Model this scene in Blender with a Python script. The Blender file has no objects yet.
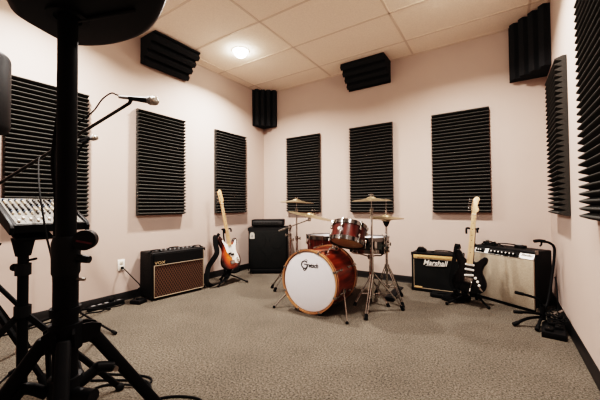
import bpy, bmesh, math, random
from mathutils import Vector, Matrix, Quaternion
random.seed(7)
PI = math.pi
scn = bpy.context.scene
COL = scn.collection
V = Vector

# ------------------------------------------------------------------ materials
def newmat(name):
    m = bpy.data.materials.new(name); m.use_nodes = True
    nt = m.node_tree; b = nt.nodes['Principled BSDF']
    return m, nt, b

def mat(name, col, rough=.5, metal=0., noise=0., nscale=60., bump=0., bscale=200., coat=0., spec=.5):
    """principled surface with procedural tone variation and fine bump"""
    m, nt, b = newmat(name)
    b.inputs['Roughness'].default_value = rough
    b.inputs['Metallic'].default_value = metal
    b.inputs['Coat Weight'].default_value = coat
    b.inputs['Specular IOR Level'].default_value = spec
    tc = nt.nodes.new('ShaderNodeTexCoord')
    n = nt.nodes.new('ShaderNodeTexNoise'); n.inputs['Scale'].default_value = nscale; n.inputs['Detail'].default_value = 4
    nt.links.new(tc.outputs['Object'], n.inputs['Vector'])
    r = nt.nodes.new('ShaderNodeValToRGB')
    lo = [max(0, c*(1-noise)) for c in col]; hi = [min(1, c*(1+noise)) for c in col]
    r.color_ramp.elements[0].position = .3; r.color_ramp.elements[1].position = .7
    r.color_ramp.elements[0].color = (*lo, 1); r.color_ramp.elements[1].color = (*hi, 1)
    nt.links.new(n.outputs['Fac'], r.inputs['Fac']); nt.links.new(r.outputs['Color'], b.inputs['Base Color'])
    if bump:
        n2 = nt.nodes.new('ShaderNodeTexNoise'); n2.inputs['Scale'].default_value = bscale; n2.inputs['Detail'].default_value = 3
        nt.links.new(tc.outputs['Object'], n2.inputs['Vector'])
        bp = nt.nodes.new('ShaderNodeBump'); bp.inputs['Strength'].default_value = bump; bp.inputs['Distance'].default_value = .004
        nt.links.new(n2.outputs['Fac'], bp.inputs['Height']); nt.links.new(bp.outputs['Normal'], b.inputs['Normal'])
    return m

def carpet_mat():
    m, nt, b = newmat('carpet'); b.inputs['Roughness'].default_value = 1; b.inputs['Specular IOR Level'].default_value = .1
    tc = nt.nodes.new('ShaderNodeTexCoord')
    def noise(s, d, r=.6):
        n = nt.nodes.new('ShaderNodeTexNoise'); n.inputs['Scale'].default_value = s; n.inputs['Detail'].default_value = d
        n.inputs['Roughness'].default_value = r
        nt.links.new(tc.outputs['Object'], n.inputs['Vector']); return n
    a = noise(88, 6, .85)
    r = nt.nodes.new('ShaderNodeValToRGB'); e = r.color_ramp.elements
    e[0].position = .38; e[0].color = (.024, .0205, .0168, 1); e[1].position = .63; e[1].color = (.205, .175, .143, 1)
    nt.links.new(a.outputs['Fac'], r.inputs['Fac'])
    c = noise(2.2, 3)
    r2 = nt.nodes.new('ShaderNodeValToRGB'); f = r2.color_ramp.elements
    f[0].position = .3; f[0].color = (.84, .84, .84, 1); f[1].position = .7; f[1].color = (1.06, 1.06, 1.06, 1)
    nt.links.new(c.outputs['Fac'], r2.inputs['Fac'])
    mx = nt.nodes.new('ShaderNodeMix'); mx.data_type = 'RGBA'; mx.blend_type = 'MULTIPLY'; mx.inputs['Factor'].default_value = 1
    nt.links.new(r.outputs['Color'], mx.inputs['A']); nt.links.new(r2.outputs['Color'], mx.inputs['B'])
    nt.links.new(mx.outputs['Result'], b.inputs['Base Color'])
    d = noise(240, 3)
    bp = nt.nodes.new('ShaderNodeBump'); bp.inputs['Strength'].default_value = .7; bp.inputs['Distance'].default_value = .006
    nt.links.new(d.outputs['Fac'], bp.inputs['Height']); nt.links.new(bp.outputs['Normal'], b.inputs['Normal'])
    return m

def wood_mat(name, c1, c2, scale=(30, 30, 2), rough=.32, coat=.15):
    m, nt, b = newmat(name); b.inputs['Roughness'].default_value = rough; b.inputs['Coat Weight'].default_value = coat
    b.inputs['Coat Roughness'].default_value = .12
    tc = nt.nodes.new('ShaderNodeTexCoord'); mp = nt.nodes.new('ShaderNodeMapping'); mp.inputs['Scale'].default_value = scale
    n = nt.nodes.new('ShaderNodeTexNoise'); n.inputs['Scale'].default_value = 1; n.inputs['Detail'].default_value = 5
    nt.links.new(tc.outputs['Object'], mp.inputs['Vector']); nt.links.new(mp.outputs['Vector'], n.inputs['Vector'])
    r = nt.nodes.new('ShaderNodeValToRGB'); e = r.color_ramp.elements
    e[0].position = .35; e[0].color = (*c1, 1); e[1].position = .68; e[1].color = (*c2, 1)
    nt.links.new(n.outputs['Fac'], r.inputs['Fac']); nt.links.new(r.outputs['Color'], b.inputs['Base Color'])
    return m

def sunburst_mat():
    m, nt, b = newmat('sunburst_lacquer'); b.inputs['Roughness'].default_value = .2; b.inputs['Coat Weight'].default_value = .6
    tc = nt.nodes.new('ShaderNodeTexCoord'); mp = nt.nodes.new('ShaderNodeMapping')
    mp.inputs['Scale'].default_value = (2.1, 0, 2.1); mp.inputs['Location'].default_value = (-1.05, 0, -.88)
    l = nt.nodes.new('ShaderNodeVectorMath'); l.operation = 'LENGTH'
    nt.links.new(tc.outputs['Generated'], mp.inputs['Vector']); nt.links.new(mp.outputs['Vector'], l.inputs[0])
    r = nt.nodes.new('ShaderNodeValToRGB'); e = r.color_ramp.elements
    e[0].position = .15; e[0].color = (.55, .17, .03, 1); e[1].position = 1.0; e[1].color = (.02, .006, .004, 1)
    x = e.new(.6); x.color = (.40, .075, .015, 1); x = e.new(.82); x.color = (.13, .02, .008, 1)
    nt.links.new(l.outputs['Value'], r.inputs['Fac']); nt.links.new(r.outputs['Color'], b.inputs['Base Color'])
    return m

def diamond_mat():
    """brown diamond weave grille cloth"""
    m, nt, b = newmat('diamond_grille_cloth'); b.inputs['Roughness'].default_value = .85
    tc = nt.nodes.new('ShaderNodeTexCoord'); sp = nt.nodes.new('ShaderNodeSeparateXYZ'); nt.links.new(tc.outputs['Object'], sp.inputs[0])
    def mth(op, a, bb=None, v=None):
        n = nt.nodes.new('ShaderNodeMath'); n.operation = op
        nt.links.new(a, n.inputs[0])
        if bb is not None: nt.links.new(bb, n.inputs[1])
        if v is not None: n.inputs[1].default_value = v
        return n.outputs[0]
    zz = mth('MULTIPLY', sp.outputs['Z'], v=.62)
    s = mth('ADD', sp.outputs['X'], zz); d = mth('SUBTRACT', sp.outputs['X'], zz)
    def line(q):
        q = mth('MULTIPLY', q, v=34.); q = mth('FRACT', q); q = mth('SUBTRACT', q, v=.5); q = mth('ABSOLUTE', q)
        return mth('GREATER_THAN', q, v=.37)
    mx = mth('MAXIMUM', line(s), line(d))
    mix = nt.nodes.new('ShaderNodeMix'); mix.data_type = 'RGBA'
    mix.inputs['A'].default_value = (.018, .009, .007, 1); mix.inputs['B'].default_value = (.115, .060, .032, 1)
    nt.links.new(mx, mix.inputs['Factor']); nt.links.new(mix.outputs['Result'], b.inputs['Base Color'])
    return m

def emit_mat(name, col, s):
    m, nt, b = newmat(name); b.inputs['Base Color'].default_value = (*col, 1)
    b.inputs['Emission Color'].default_value = (*col, 1); b.inputs['Emission Strength'].default_value = s
    return m

M = {}
M['wall'] = mat('wall_paint', (.51, .41, .365), .75, noise=.015, nscale=3, bump=.06, bscale=260, spec=.25)
M['ceiling'] = mat('ceiling_tile', (.92, .80, .70), .9, noise=.05, nscale=70, bump=.25, bscale=180, spec=.1)
M['grid'] = mat('ceiling_grid_metal', (.72, .60, .51), .6, noise=.02)
M['base'] = mat('black_baseboard_vinyl', (.012, .011, .011), .45, noise=.2)
M['carpet'] = carpet_mat()
M['foam'] = mat('charcoal_foam', (.058, .057, .053), .95, noise=.25, nscale=160, bump=.3, bscale=500, spec=.15)
M['trapfoam'] = mat('black_trap_foam', (.026, .027, .029), .95, noise=.25, nscale=160, bump=.3, bscale=500, spec=.15)
M['black'] = mat('black_plastic', (.006, .006, .0065), .5, noise=.15, bump=.04, spec=.25)
M['blackmetal'] = mat('black_powder_coat', (.004, .004, .0045), .55, noise=.15, spec=.14)
M['satin'] = mat('satin_black_tube', (.012, .012, .012), .28, noise=.1, spec=.6)
M['rubber'] = mat('black_rubber', (.006, .006, .006), .8, noise=.2, spec=.2)
M['tolex'] = mat('black_tolex', (.008, .0075, .0075), .6, spec=.25, noise=.3, nscale=300, bump=.35, bscale=420)
M['mesh'] = mat('black_grille_cloth', (.013, .0135, .013), .85, spec=.2, noise=.4, nscale=400, bump=.4, bscale=600)
M['chrome'] = mat('chrome', (.50, .49, .47), .17, metal=1, noise=.06, nscale=20)
M['darkchrome'] = mat('worn_chrome', (.36, .34, .31), .3, metal=1, noise=.15, nscale=30)
M['hoopmetal'] = mat('dark_reflection_chrome_hoop', (.20, .195, .19), .18, metal=1, noise=.1, nscale=20)  # chrome hoops, their dark reflections put into the base colour
M['bronze'] = mat('cymbal_bronze', (.47, .37, .25), .38, metal=1, noise=.12, nscale=30)
M['shell'] = wood_mat('cherry_lacquer_shell', (.09, .014, .006), (.30, .055, .016), (26, 26, 3))
M['tomshell'] = wood_mat('shaded_cherry_lacquer_shell', (.030, .005, .004), (.13, .018, .008), (30, 30, 2.5))  # darker copy of the cherry shell, floor tom's dim lighting put into the colour
M['hoop'] = wood_mat('natural_maple_hoop', (.36, .17, .085), (.50, .27, .14), (8, 8, 8), .4)
M['head'] = mat('white_drum_head', (.87, .87, .91), .5, noise=.01)
M['clearhead'] = mat('amber_resonant_head', (.50, .34, .20), .4, noise=.05, coat=.1)
M['snareshell'] = mat('dark_green_snare_shell', (.012, .022, .020), .22, noise=.2, coat=.5)
M['maple'] = wood_mat('maple_neck', (.60, .40, .24), (.74, .53, .34), (60, 60, 5), .4, .3)
M['maple2'] = wood_mat('amber_maple_neck', (.54, .32, .17), (.67, .43, .26), (60, 60, 5), .4, .3)
M['sun'] = sunburst_mat()
M['blacklac'] = mat('black_lacquer', (.004, .004, .0045), .15, noise=.1, coat=.25, spec=.3)
M['white'] = mat('white_plastic', (.78, .75, .70), .35, noise=.02)
M['cream'] = mat('aged_cream_plastic', (.74, .68, .58), .4, noise=.03)
M['gold'] = mat('brushed_gold_panel', (.60, .40, .21), .45, metal=.1, noise=.12, nscale=90)
M['goldprint'] = mat('gold_lettering', (.75, .58, .36), .35, metal=.5, noise=.05)
M['piping'] = mat('cream_piping', (.32, .265, .20), .5, noise=.06)
M['silvercloth'] = mat('silver_grille_cloth', (.33, .275, .215), .85, noise=.22, nscale=220, bump=.4, bscale=420)
M['alu'] = mat('brushed_aluminium', (.42, .40, .37), .35, metal=.85, noise=.08, nscale=100)
M['diamond'] = diamond_mat()
M['mixgrey'] = mat('grey_mixer_panel', (.12, .108, .09), .5, noise=.08)
M['grey'] = mat('mid_grey_plastic', (.18, .18, .18), .5, noise=.1)
M['grey2'] = mat('charcoal_ring', (.03, .03, .03), .5, noise=.1)
M['red'] = mat('red_plastic', (.10, .012, .02), .4, noise=.1)
M['blue'] = mat('blue_grey_plastic', (.12, .16, .22), .4, noise=.1)
M['badge'] = mat('silver_badge', (.55, .53, .48), .4, metal=.3, noise=.05)
M['micgrille'] = mat('steel_mic_grille', (.40, .37, .33), .35, metal=.9, noise=.3, nscale=500, bump=.6, bscale=900)
M['string'] = mat('nickel_string', (.55, .53, .5), .3, metal=1, noise=.05)
M['lamp'] = emit_mat('lamp_lens', (1., .93, .82), 60)
M['ink'] = mat('black_ink', (.01, .01, .01), .6, noise=.1)

# ------------------------------------------------------------------ mesh helper
def frame_z(d):
    d = V(d).normalized()
    return d.to_track_quat('Z', 'Y').to_matrix().to_4x4()

class MB:
    def __init__(self, world=None, T=None):
        self.bm = bmesh.new(); self.W = world.matrix_world.inverted() if world is not None else Matrix.Identity(4)
        self.T = T or Matrix.Identity(4)
    def _x(self, M_=None):
        return self.W @ self.T @ (M_ or Matrix.Identity(4))
    def poly(self, vs, fs, M_=None):
        X = self._x(M_); q = [self.bm.verts.new(X @ V(v)) for v in vs]
        for f in fs:
            try: self.bm.faces.new([q[i] for i in f])
            except ValueError: pass
        return self
    def box(self, c, s, rot=None, bev=0., seg=2):
        b = bmesh.new(); bmesh.ops.create_cube(b, size=1)
        for v in b.verts: v.co = V((v.co.x*s[0], v.co.y*s[1], v.co.z*s[2]))
        if bev: bmesh.ops.bevel(b, geom=b.edges[:], offset=bev, segments=seg, affect='EDGES', profile=.5)
        Mx = Matrix.Translation(V(c)) @ (rot.to_4x4() if rot is not None else Matrix.Identity(4))
        self.merge(b, Mx); return self
    def merge(self, b, Mx=None):
        X = self._x(Mx); b.verts.ensure_lookup_table(); mp = {}
        for v in b.verts: mp[v] = self.bm.verts.new(X @ v.co)
        for f in b.faces:
            try: self.bm.faces.new([mp[v] for v in f.verts])
            except ValueError: pass
        b.free()
    def mesh(self, me, Mx=None):
        b = bmesh.new(); b.from_mesh(me); self.merge(b, Mx); return self
    def prism(self, pts, h0, h1, Mx=None, bev=0., seg=2):
        """2D outline pts (x,y) extruded along local z from h0 to h1"""
        b = bmesh.new(); n = len(pts)
        lo = [b.verts.new((p[0], p[1], h0)) for p in pts]; hi = [b.verts.new((p[0], p[1], h1)) for p in pts]
        b.faces.new(lo[::-1]); b.faces.new(hi)
        for i in range(n): b.faces.new([lo[i], lo[(i+1) % n], hi[(i+1) % n], hi[i]])
        bmesh.ops.recalc_face_normals(b, faces=b.faces[:])
        if bev:
            ed = [e for e in b.edges if abs(e.verts[0].co.z-e.verts[1].co.z) < 1e-7]
            bmesh.ops.bevel(b, geom=ed, offset=bev, segments=seg, affect='EDGES', profile=.5)
        self.merge(b, Mx); return self
    def cyl(self, p0, p1, r0, r1=None, n=16, cap=True):
        r1 = r0 if r1 is None else r1; p0, p1 = V(p0), V(p1); d = p1-p0
        Mx = Matrix.Translation(p0) @ frame_z(d); L = d.length
        vs = []; fs = []
        for k in range(n):
            a = 2*PI*k/n; vs += [(r0*math.cos(a), r0*math.sin(a), 0), (r1*math.cos(a), r1*math.sin(a), L)]
        for k in range(n):
            i, j = 2*k, 2*((k+1) % n); fs.append((i, j, j+1, i+1))
        if cap:
            fs.append(tuple(range(0, 2*n, 2))[::-1]); fs.append(tuple(range(1, 2*n, 2)))
        return self.poly(vs, fs, Mx)
    def lathe(self, prof, Mx=None, n=32, closed=False):
        """prof: (r,z) list around local z"""
        vs = []; fs = []; m = len(prof)
        for k in range(n):
            a = 2*PI*k/n
            for r, z in prof: vs.append((r*math.cos(a), r*math.sin(a), z))
        for k in range(n):
            k2 = (k+1) % n
            for i in range(m if closed else m-1):
                j = (i+1) % m; fs.append((k*m+i, k2*m+i, k2*m+j, k*m+j))
        self.poly(vs, fs, Mx); bmesh.ops.remove_doubles(self.bm, verts=self.bm.verts[:], dist=1e-6) if False else None
        return self
    def sphere(self, c, r, s=(1, 1, 1), n=16):
        b = bmesh.new(); bmesh.ops.create_uvsphere(b, u_segments=n, v_segments=n//2+2, radius=r)
        for v in b.verts: v.co = V((v.co.x*s[0], v.co.y*s[1], v.co.z*s[2]))
        self.merge(b, Matrix.Translation(V(c))); return self
    def tube(self, pts, r, n=10, smooth=8, cap=True):
        P = [V(p) for p in pts]
        if smooth and len(P) > 2: P = crom(P, smooth)
        rr = r if isinstance(r, (list, tuple)) else None
        vs = []; fs = []; N = len(P); up = None
        for i, p in enumerate(P):
            t = (P[min(i+1, N-1)]-P[max(i-1, 0)]).normalized()
            if up is None:
                a = V((0, 0, 1)) if abs(t.z) < .9 else V((1, 0, 0)); up = (a-t*a.dot(t)).normalized()
            else: up = (up-t*up.dot(t)).normalized()
            s = t.cross(up); ri = (rr[0]+(rr[1]-rr[0])*i/(N-1)) if rr else r
            for k in range(n):
                a = 2*PI*k/n; vs.append(p+(up*math.cos(a)+s*math.sin(a))*ri)
        for i in range(N-1):
            for k in range(n):
                k2 = (k+1) % n; fs.append((i*n+k, i*n+k2, (i+1)*n+k2, (i+1)*n+k))
        if cap: fs.append(tuple(range(n))[::-1]); fs.append(tuple(range((N-1)*n, N*n)))
        return self.poly(vs, fs)
    def strip(self, pts, w, t, side, smooth=8):
        """flat band (strap) following pts, width along side vector"""
        P = crom([V(p) for p in pts], smooth); N = len(P); vs = []; fs = []; sd = V(side).normalized()
        for i, p in enumerate(P):
            tg = (P[min(i+1, N-1)]-P[max(i-1, 0)]).normalized(); s = (sd-tg*sd.dot(tg)).normalized(); nn = tg.cross(s)
            vs += [p+s*w/2+nn*t/2, p-s*w/2+nn*t/2, p-s*w/2-nn*t/2, p+s*w/2-nn*t/2]
        for i in range(N-1):
            for k in range(4): fs.append((i*4+k, i*4+(k+1) % 4, (i+1)*4+(k+1) % 4, (i+1)*4+k))
        fs += [(3, 2, 1, 0), (N*4-4, N*4-3, N*4-2, N*4-1)]
        return self.poly(vs, fs)
    def build(self, name, m, parent=None, kind=None, label=None, flat=False):
        bmesh.ops.recalc_face_normals(self.bm, faces=self.bm.faces[:])
        me = bpy.data.meshes.new(name); self.bm.to_mesh(me); self.bm.free()
        if not flat:
            me.shade_smooth(); me.set_sharp_from_angle(angle=math.radians(35))
        me.materials.append(m)
        o = bpy.data.objects.new(name, me); COL.objects.link(o)
        if parent is not None: o.parent = parent
        if kind: o['kind'] = kind
        if label: o['label'] = label
        return o

def crom(P, k, closed=False):
    out = []; N = len(P); P = [V(p) for p in P]
    rng = range(N) if closed else range(N-1)
    g = (lambda i: P[i % N]) if closed else (lambda i: P[max(0, min(N-1, i))])
    for i in rng:
        a, b, c, d = g(i-1), g(i), g(i+1), g(i+2)
        for j in range(k):
            t = j/k
            out.append(.5*((2*b)+(c-a)*t+(2*a-5*b+4*c-d)*t*t+(3*b-a-3*c+d)*t**3))
    if not closed: out.append(P[-1])
    return out

def thing(name, label, cat, Mx=None, group=None):
    o = bpy.data.objects.new(name, None); COL.objects.link(o); o.empty_display_size = .05
    o.matrix_world = Mx or Matrix.Identity(4)
    o.matrix_basis = Mx or Matrix.Identity(4)
    bpy.context.view_layer.update()
    return tag(o, label, cat, group)

def tag(o, label, cat, group=None):
    o['label'] = label; o['category'] = cat
    if group: o['group'] = group
    return o

def copy_tree(o, parent=None, Mx=None, label=None):
    c = o.copy(); COL.objects.link(c)
    if parent is not None: c.parent = parent
    if Mx is not None: c.matrix_basis = Mx
    if label: c['label'] = label
    for ch in list(o.children): copy_tree(ch, c)
    return c

def basis(o, x, y, z):
    """matrix with given axes and origin"""
    Mx = Matrix.Identity(4)
    for i, a in enumerate((V(x).normalized(), V(y).normalized(), V(z).normalized())):
        for k in range(3): Mx[k][i] = a[k]
    for k in range(3): Mx[k][3] = o[k]
    return Mx

def T(x, y, z, rz=0): return Matrix.Translation(V((x, y, z))) @ Matrix.Rotation(rz, 4, 'Z')

def text_mesh(body, size, extrude=.001, shear=0., align='CENTER', bold=0.):
    cu = bpy.data.curves.new('lettering', 'FONT'); cu.body = body; cu.size = size; cu.extrude = extrude; cu.shear = shear; cu.offset = bold
    cu.align_x = align; cu.align_y = 'CENTER'; cu.resolution_u = 3
    o = bpy.data.objects.new('lettering', cu); COL.objects.link(o); bpy.context.view_layer.update()
    me = bpy.data.meshes.new_from_object(o.evaluated_get(bpy.context.evaluated_depsgraph_get()))
    bpy.data.objects.remove(o); bpy.data.curves.remove(cu)
    return me
# matrix that stands x/y lettering up on a front that faces local -Y
UP = Matrix.Rotation(PI/2, 4, 'X')

# ------------------------------------------------------------------ camera
cam = bpy.data.cameras.new('camera'); camo = bpy.data.objects.new('camera', cam); COL.objects.link(camo)
cam.sensor_width = 36; cam.lens = 36*305.891/600; cam.clip_start = .02
yaw, pit, rol = -.5801, .0216, -.0082
fw = V((math.sin(yaw)*math.cos(pit), math.cos(yaw)*math.cos(pit), math.sin(pit)))
r = V((math.cos(yaw), -math.sin(yaw), 0)); u = r.cross(fw)
r2 = r*math.cos(rol)+u*math.sin(rol); u2 = -r*math.sin(rol)+u*math.cos(rol)
camo.matrix_world = basis((3.4602, -4.1353, 1.0061), r2, u2, -fw)
scn.camera = camo
RX = V((r.x, r.y, 0)); FW = V((fw.x, fw.y, 0)).normalized()       # horizontal right / forward directions used for orienting stands

# ------------------------------------------------------------------ room
W, H, YF = 3.9003, 2.982, -5.3
def slab(name, c, s, m):
    o = MB().box(c, s).build(name, m, kind='structure', flat=True); return o
slab('floor', (W/2, YF/2, -.05), (W+.4, -YF+.4, .1), M['carpet'])
slab('ceiling', (W/2, YF/2, H+.05), (W+.4, -YF+.4, .1), M['ceiling'])
slab('wall_left', (-.05, YF/2, H/2), (.1, -YF+.2, H), M['wall'])
slab('wall_right', (W+.05, YF/2, H/2), (.1, -YF+.2, H), M['wall'])
slab('wall_back', (W/2, .05, H/2), (W, .1, H), M['wall'])
slab('wall_front', (W/2, YF-.05, H/2), (W, .1, H), M['wall'])
def baseboard(name, pts):
    # pts: start, end, inward normal; cove profile
    a, b, nrm = V(pts[0]), V(pts[1]), V(pts[2]); mb = MB()
    prof = [(0, 0), (.014, 0), (.010, .012), (.007, .03), (.006, .082), (.003, .088), (0, .088)]
    vs = [a+nrm*p[0]+V((0, 0, p[1])) for p in prof]+[b+nrm*p[0]+V((0, 0, p[1])) for p in prof]
    n = len(prof); fs = [(i, (i+1) % n, n+(i+1) % n, n+i) for i in range(n)]+[tuple(range(n)), tuple(range(n, 2*n))]
    mb.poly(vs, fs).build(name, M['base'], kind='structure')
baseboard('baseboard_left', ((0, YF, 0), (0, 0, 0), (1, 0, 0)))
baseboard('baseboard_back', ((0, 0, 0), (W, 0, 0), (0, -1, 0)))
baseboard('baseboard_right', ((W, 0, 0), (W, YF, 0), (-1, 0, 0)))
mb = MB(); 
for k in range(4):
    x = .15+1.1955*k
    if 0 < x < W-.02: mb.box((x, YF/2, H-.001), (.022, -YF, .006))
for k in range(8):
    y = -.405-.633*k
    mb.box((W/2, y, H-.0015), (W, .022, .005))
for a in ((W/2, -.011, W, .022), (W/2, YF+.011, W, .022)): mb.box((a[0], a[1], H-.002), (a[2], a[3], .006))
for x in (.011, W-.011): mb.box((x, YF/2, H-.002), (.022, -YF, .006))
mb.build('trim_1', M['grid'], kind='structure')

# ceiling downlights
LP = [(.748, -1.34), (3.12, -1.34), (.748, -3.25), (3.12, -3.25)]
lab = ['round lit downlight in ceiling near the left wall, glowing white', 'round ceiling downlight near the right wall ahead of the camera',
       'round ceiling downlight above the left wall behind the mixer', 'round ceiling downlight above the camera by right wall']
for i, (x, y) in enumerate(LP):
    t = thing('ceiling_downlight', lab[i], 'ceiling light', T(x, y, H), 'recessed ceiling downlights')
    MB().lathe([(.085, 0), (.112, 0), (.112, -.004), (.105, -.009), (.090, -.009), (.085, -.002)], n=32, closed=True).build('trim_ring', M['white'], t)
    MB().lathe([(0, -.085), (.030, -.080), (.058, -.064), (.078, -.038), (.088, -.003)], n=32).build('lens', M['lamp'], t)  # dome enlarged to include the lamp's bloom and light the ceiling around it
    l = bpy.data.lights.new('downlight_lamp', 'AREA'); l.shape = 'DISK'; l.size = .13; l.energy = (70, 60, 66, 22)[i]; l.color = (1, .93, .88); l.spread = math.radians(150)
    lo = bpy.data.objects.new('downlight_lamp', l); COL.objects.link(lo); lo.location = (0, 0, -.09); lo.parent = t

# ------------------------------------------------------------------ acoustic foam panels: local x along the wall, -y out of the wall, z up
def foam_mesh():
    PW, PH, n = .61, 1.22, 30; pt = PH/n; prof = [(0, 0)]
    for k in range(n):
        z = k*pt; prof += [(-.025, z), (-.068, z+pt*.36), (-.072, z+pt*.48), (-.071, z+pt*.60)]
    prof += [(-.025, PH), (0, PH)]
    m = MB(); N = len(prof)
    vs = [(-PW/2, p[0], p[1]) for p in prof]+[(PW/2, p[0], p[1]) for p in prof]
    fs = [(i, (i+1) % N, N+(i+1) % N, N+i) for i in range(N)]
    # side faces as strips of quads/triangles
    for s in (0, N):
        fs.append((s, s+1, s+N-2, s+N-1))
        for k in range(n): fs.append(tuple(s+1+4*k+q for q in range(5)))
    return m.poly(vs, fs)
ZB = .9214
SP = [((0, -2.757-.305), 'L', 'wide black ridged foam panel on left wall behind the mixer, nearest the camera'),
      ((0, -1.645-.305), 'L', 'black ridged foam panel on left wall above the combo amp with diamond cloth'),
      ((0, -.509-.305), 'L', 'black ridged foam panel on left wall behind the sunburst bass headstock'),
      ((.526+.305, 0), 'B', 'black ridged foam panel on back wall nearest the left corner'),
      ((1.65+.305, 0), 'B', 'black ridged foam panel on back wall directly above the drum kit'),
      ((2.759+.305, 0), 'B', 'black ridged foam panel on back wall above the black electric guitar'),
      ((W, -.502-.305), 'R', 'black ridged foam panel on right wall, farther one, above empty guitar stand'),
      ((W, -1.847-.305), 'R', 'black ridged foam panel on right wall cut by the photo edge')]
pan = foam_mesh().build('acoustic_foam_panel', M['foam'], flat=True)
for i, (p, w, l) in enumerate(SP):
    o = pan if i == 0 else pan.copy()
    if i: COL.objects.link(o)
    o.matrix_basis = T(p[0]+{'L': .002, 'B': 0, 'R': -.002}[w], p[1]-(.002 if w == 'B' else 0), ZB, {'L': PI/2, 'B': 0, 'R': -PI/2}[w])
    tag(o, l, 'foam panel', 'ridged acoustic foam panels on the walls')

# corner bass traps: serrated right triangle, legs on local +x and +y from the corner, extruded along z
def trap_mesh(L):
    a = .295; n = 4; pts = [(0, 0), (a, 0)]
    d = V((-1, 1)).normalized(); nn = V((1, 1)).normalized()
    p0 = V((a, .02)); p1 = V((.02, a)); 
    for k in range(n):
        s = p0.lerp(p1, k/n); e = p0.lerp(p1, (k+1)/n)
        pts += [tuple(s), tuple(s.lerp(e, .12)+nn*.03), tuple(s.lerp(e, .62)+nn*.03), tuple(s.lerp(e, .80)-nn*.022)]
    pts += [tuple(p1), (0, a)]
    return MB().prism(pts, 0, L)
trap = trap_mesh(.61)
t0 = trap.build('corner_bass_trap', M['trapfoam'], flat=True)
def trap_at(first, o, x, y, z, label, k=1.):
    c = t0 if first else t0.copy()
    if not first: COL.objects.link(c)
    c.matrix_basis = basis(o, x, y, z) @ Matrix.Diagonal((k, k, 1, 1)); tag(c, label, 'bass trap', 'black foam corner bass traps at the ceiling')
# local x = down or along wall, local y = other, local z = length
trap_at(True, (0, -2.205, H-.004), (0, 0, -1), (1, 0, 0), (0, 1, 0), 'black foam wedge lying along the left wall and ceiling joint')
trap_at(False, (1.633, 0, H-.004), (0, -1, 0), (0, 0, -1), (1, 0, 0), 'black foam wedge lying along the back wall and ceiling joint')
trap_at(False, (0, 0, H-.61), (1, 0, 0), (0, -1, 0), (0, 0, 1), 'upright black foam wedge in the far left ceiling corner')
trap_at(False, (W, 0, H-.612), (0, -1, 0), (-1, 0, 0), (0, 0, 1), 'large upright black foam wedge in the right ceiling corner', 1.12)
bpy.context.view_layer.update()

# wall outlet with its cord
t = thing('wall_outlet', 'white duplex wall outlet on left wall beside the diamond cloth amp', 'outlet', basis((0, -2.413, .388), (0, 1, 0), (-1, 0, 0), (0, 0, 1)))
MB().box((0, -.004, 0), (.074, .008, .118), bev=.003).build('cover_plate', M['white'], t)
for z in (.027, -.027):
    so = MB().box((0, -.009, z), (.035, .004, .038), bev=.0015).build('socket', M['cream'], t)
    MB().box((-.007, -.0114, z+.004), (.003, .001, .012)).box((.007, -.0114, z+.004), (.003, .001, .012)).cyl((0, -.0109, z-.01), (0, -.012, z-.01), .003).build('slot', M['ink'], so)
t = thing('power_cable', 'black power cord plugged into the white wall outlet', 'cord', T(0, -2.413, .36))
MB(t).tube([(.03, -2.413, .360), (.06, -2.40, .34), (.10, -2.34, .25), (.12, -2.28, .17), (.11, -2.26, .13), (.05, -2.25, .10), (.03, -2.256, .06), (.05, -2.29, .012), (.1, -2.35, .006)], .005).build('cable', M['rubber'], t)
MB(t).box((.027, -2.413, .361), (.03, .024, .026), bev=.006).build('plug', M['black'], t)

# ------------------------------------------------------------------ amplifiers; local x right, -y front, z up, origin at front bottom left
def amp_frame(p, xdir):
    x = V((xdir[0], xdir[1], 0)).normalized(); return basis(p, x, V((-x.y, x.x, 0)), (0, 0, 1))
def handle(mb, x, y, z, L, m, t, name='handle'):
    mb.strip([(x-L/2, y, z+.004), (x-L/2+.02, y, z+.012), (x-L/4, y, z+.026), (x+L/4, y, z+.026), (x+L/2-.02, y, z+.012), (x+L/2, y, z+.004)], .026, .008, (0, 1, 0))
    for s in (-1, 1): mb.box((x+s*L/2, y, z+.004), (.03, .03, .008), bev=.003)
    return mb.build(name, m, t)

# brown diamond cloth combo
A = amp_frame((.318, -2.252, 0), (.12, .993)); w, h, d = .645, .515, .30
t = thing('combo_amplifier', 'black guitar combo amp with brown diamond grille cloth by the left wall', 'amplifier', A)
mb = MB(); mb.box((w/2, d/2+.006, h/2+.012), (w, d-.012, h-.024), bev=.012, seg=3); mb.build('cabinet', M['tolex'], t)
MB().box((w/2, .004, .175+.03), (w-.05, .012, .335)).build('grille_cloth', M['diamond'], t)
MB().box((w/2, .003, .437), (w-.05, .014, .115)).build('top_front_panel', M['tolex'], t)
mb = MB()
mb.box((w/2, -.004, .3765), (w-.045, .008, .008), bev=.002)
mb.box((w/2, -.004, .034), (w-.045, .008, .008), bev=.002)
for x in (.024, w-.024): mb.box((x, -.004, .205), (.008, .008, .35), bev=.002)
mb.box((w-.024, -.004, .435), (.006, .006, .12), bev=.002)
mb.build('piping', M['piping'], t)
MB().mesh(text_mesh('VOX', .044, .0015), Matrix.Translation((.085, -.0065, .404)) @ UP @ Matrix.Scale(1.25, 4, (1, 0, 0))).build('logo', M['goldprint'], t)
MB().box((w/2, .11, h-.004), (w-.10, .10, .012), bev=.003).build('control_panel', M['tolex'], t)
for k in range(9): MB().lathe([(.011, 0), (.011, .006), (.008, .017), (0, .018)], Matrix.Translation((.1+k*.053, .11, h+.002)), n=12).build('knob', M['grey'], t)
for x in (.07, w/2, w-.07): handle(MB(), x, .07 if x != w/2 else .14, h-.002, .14 if x != w/2 else .18, M['rubber'], t)
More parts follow.
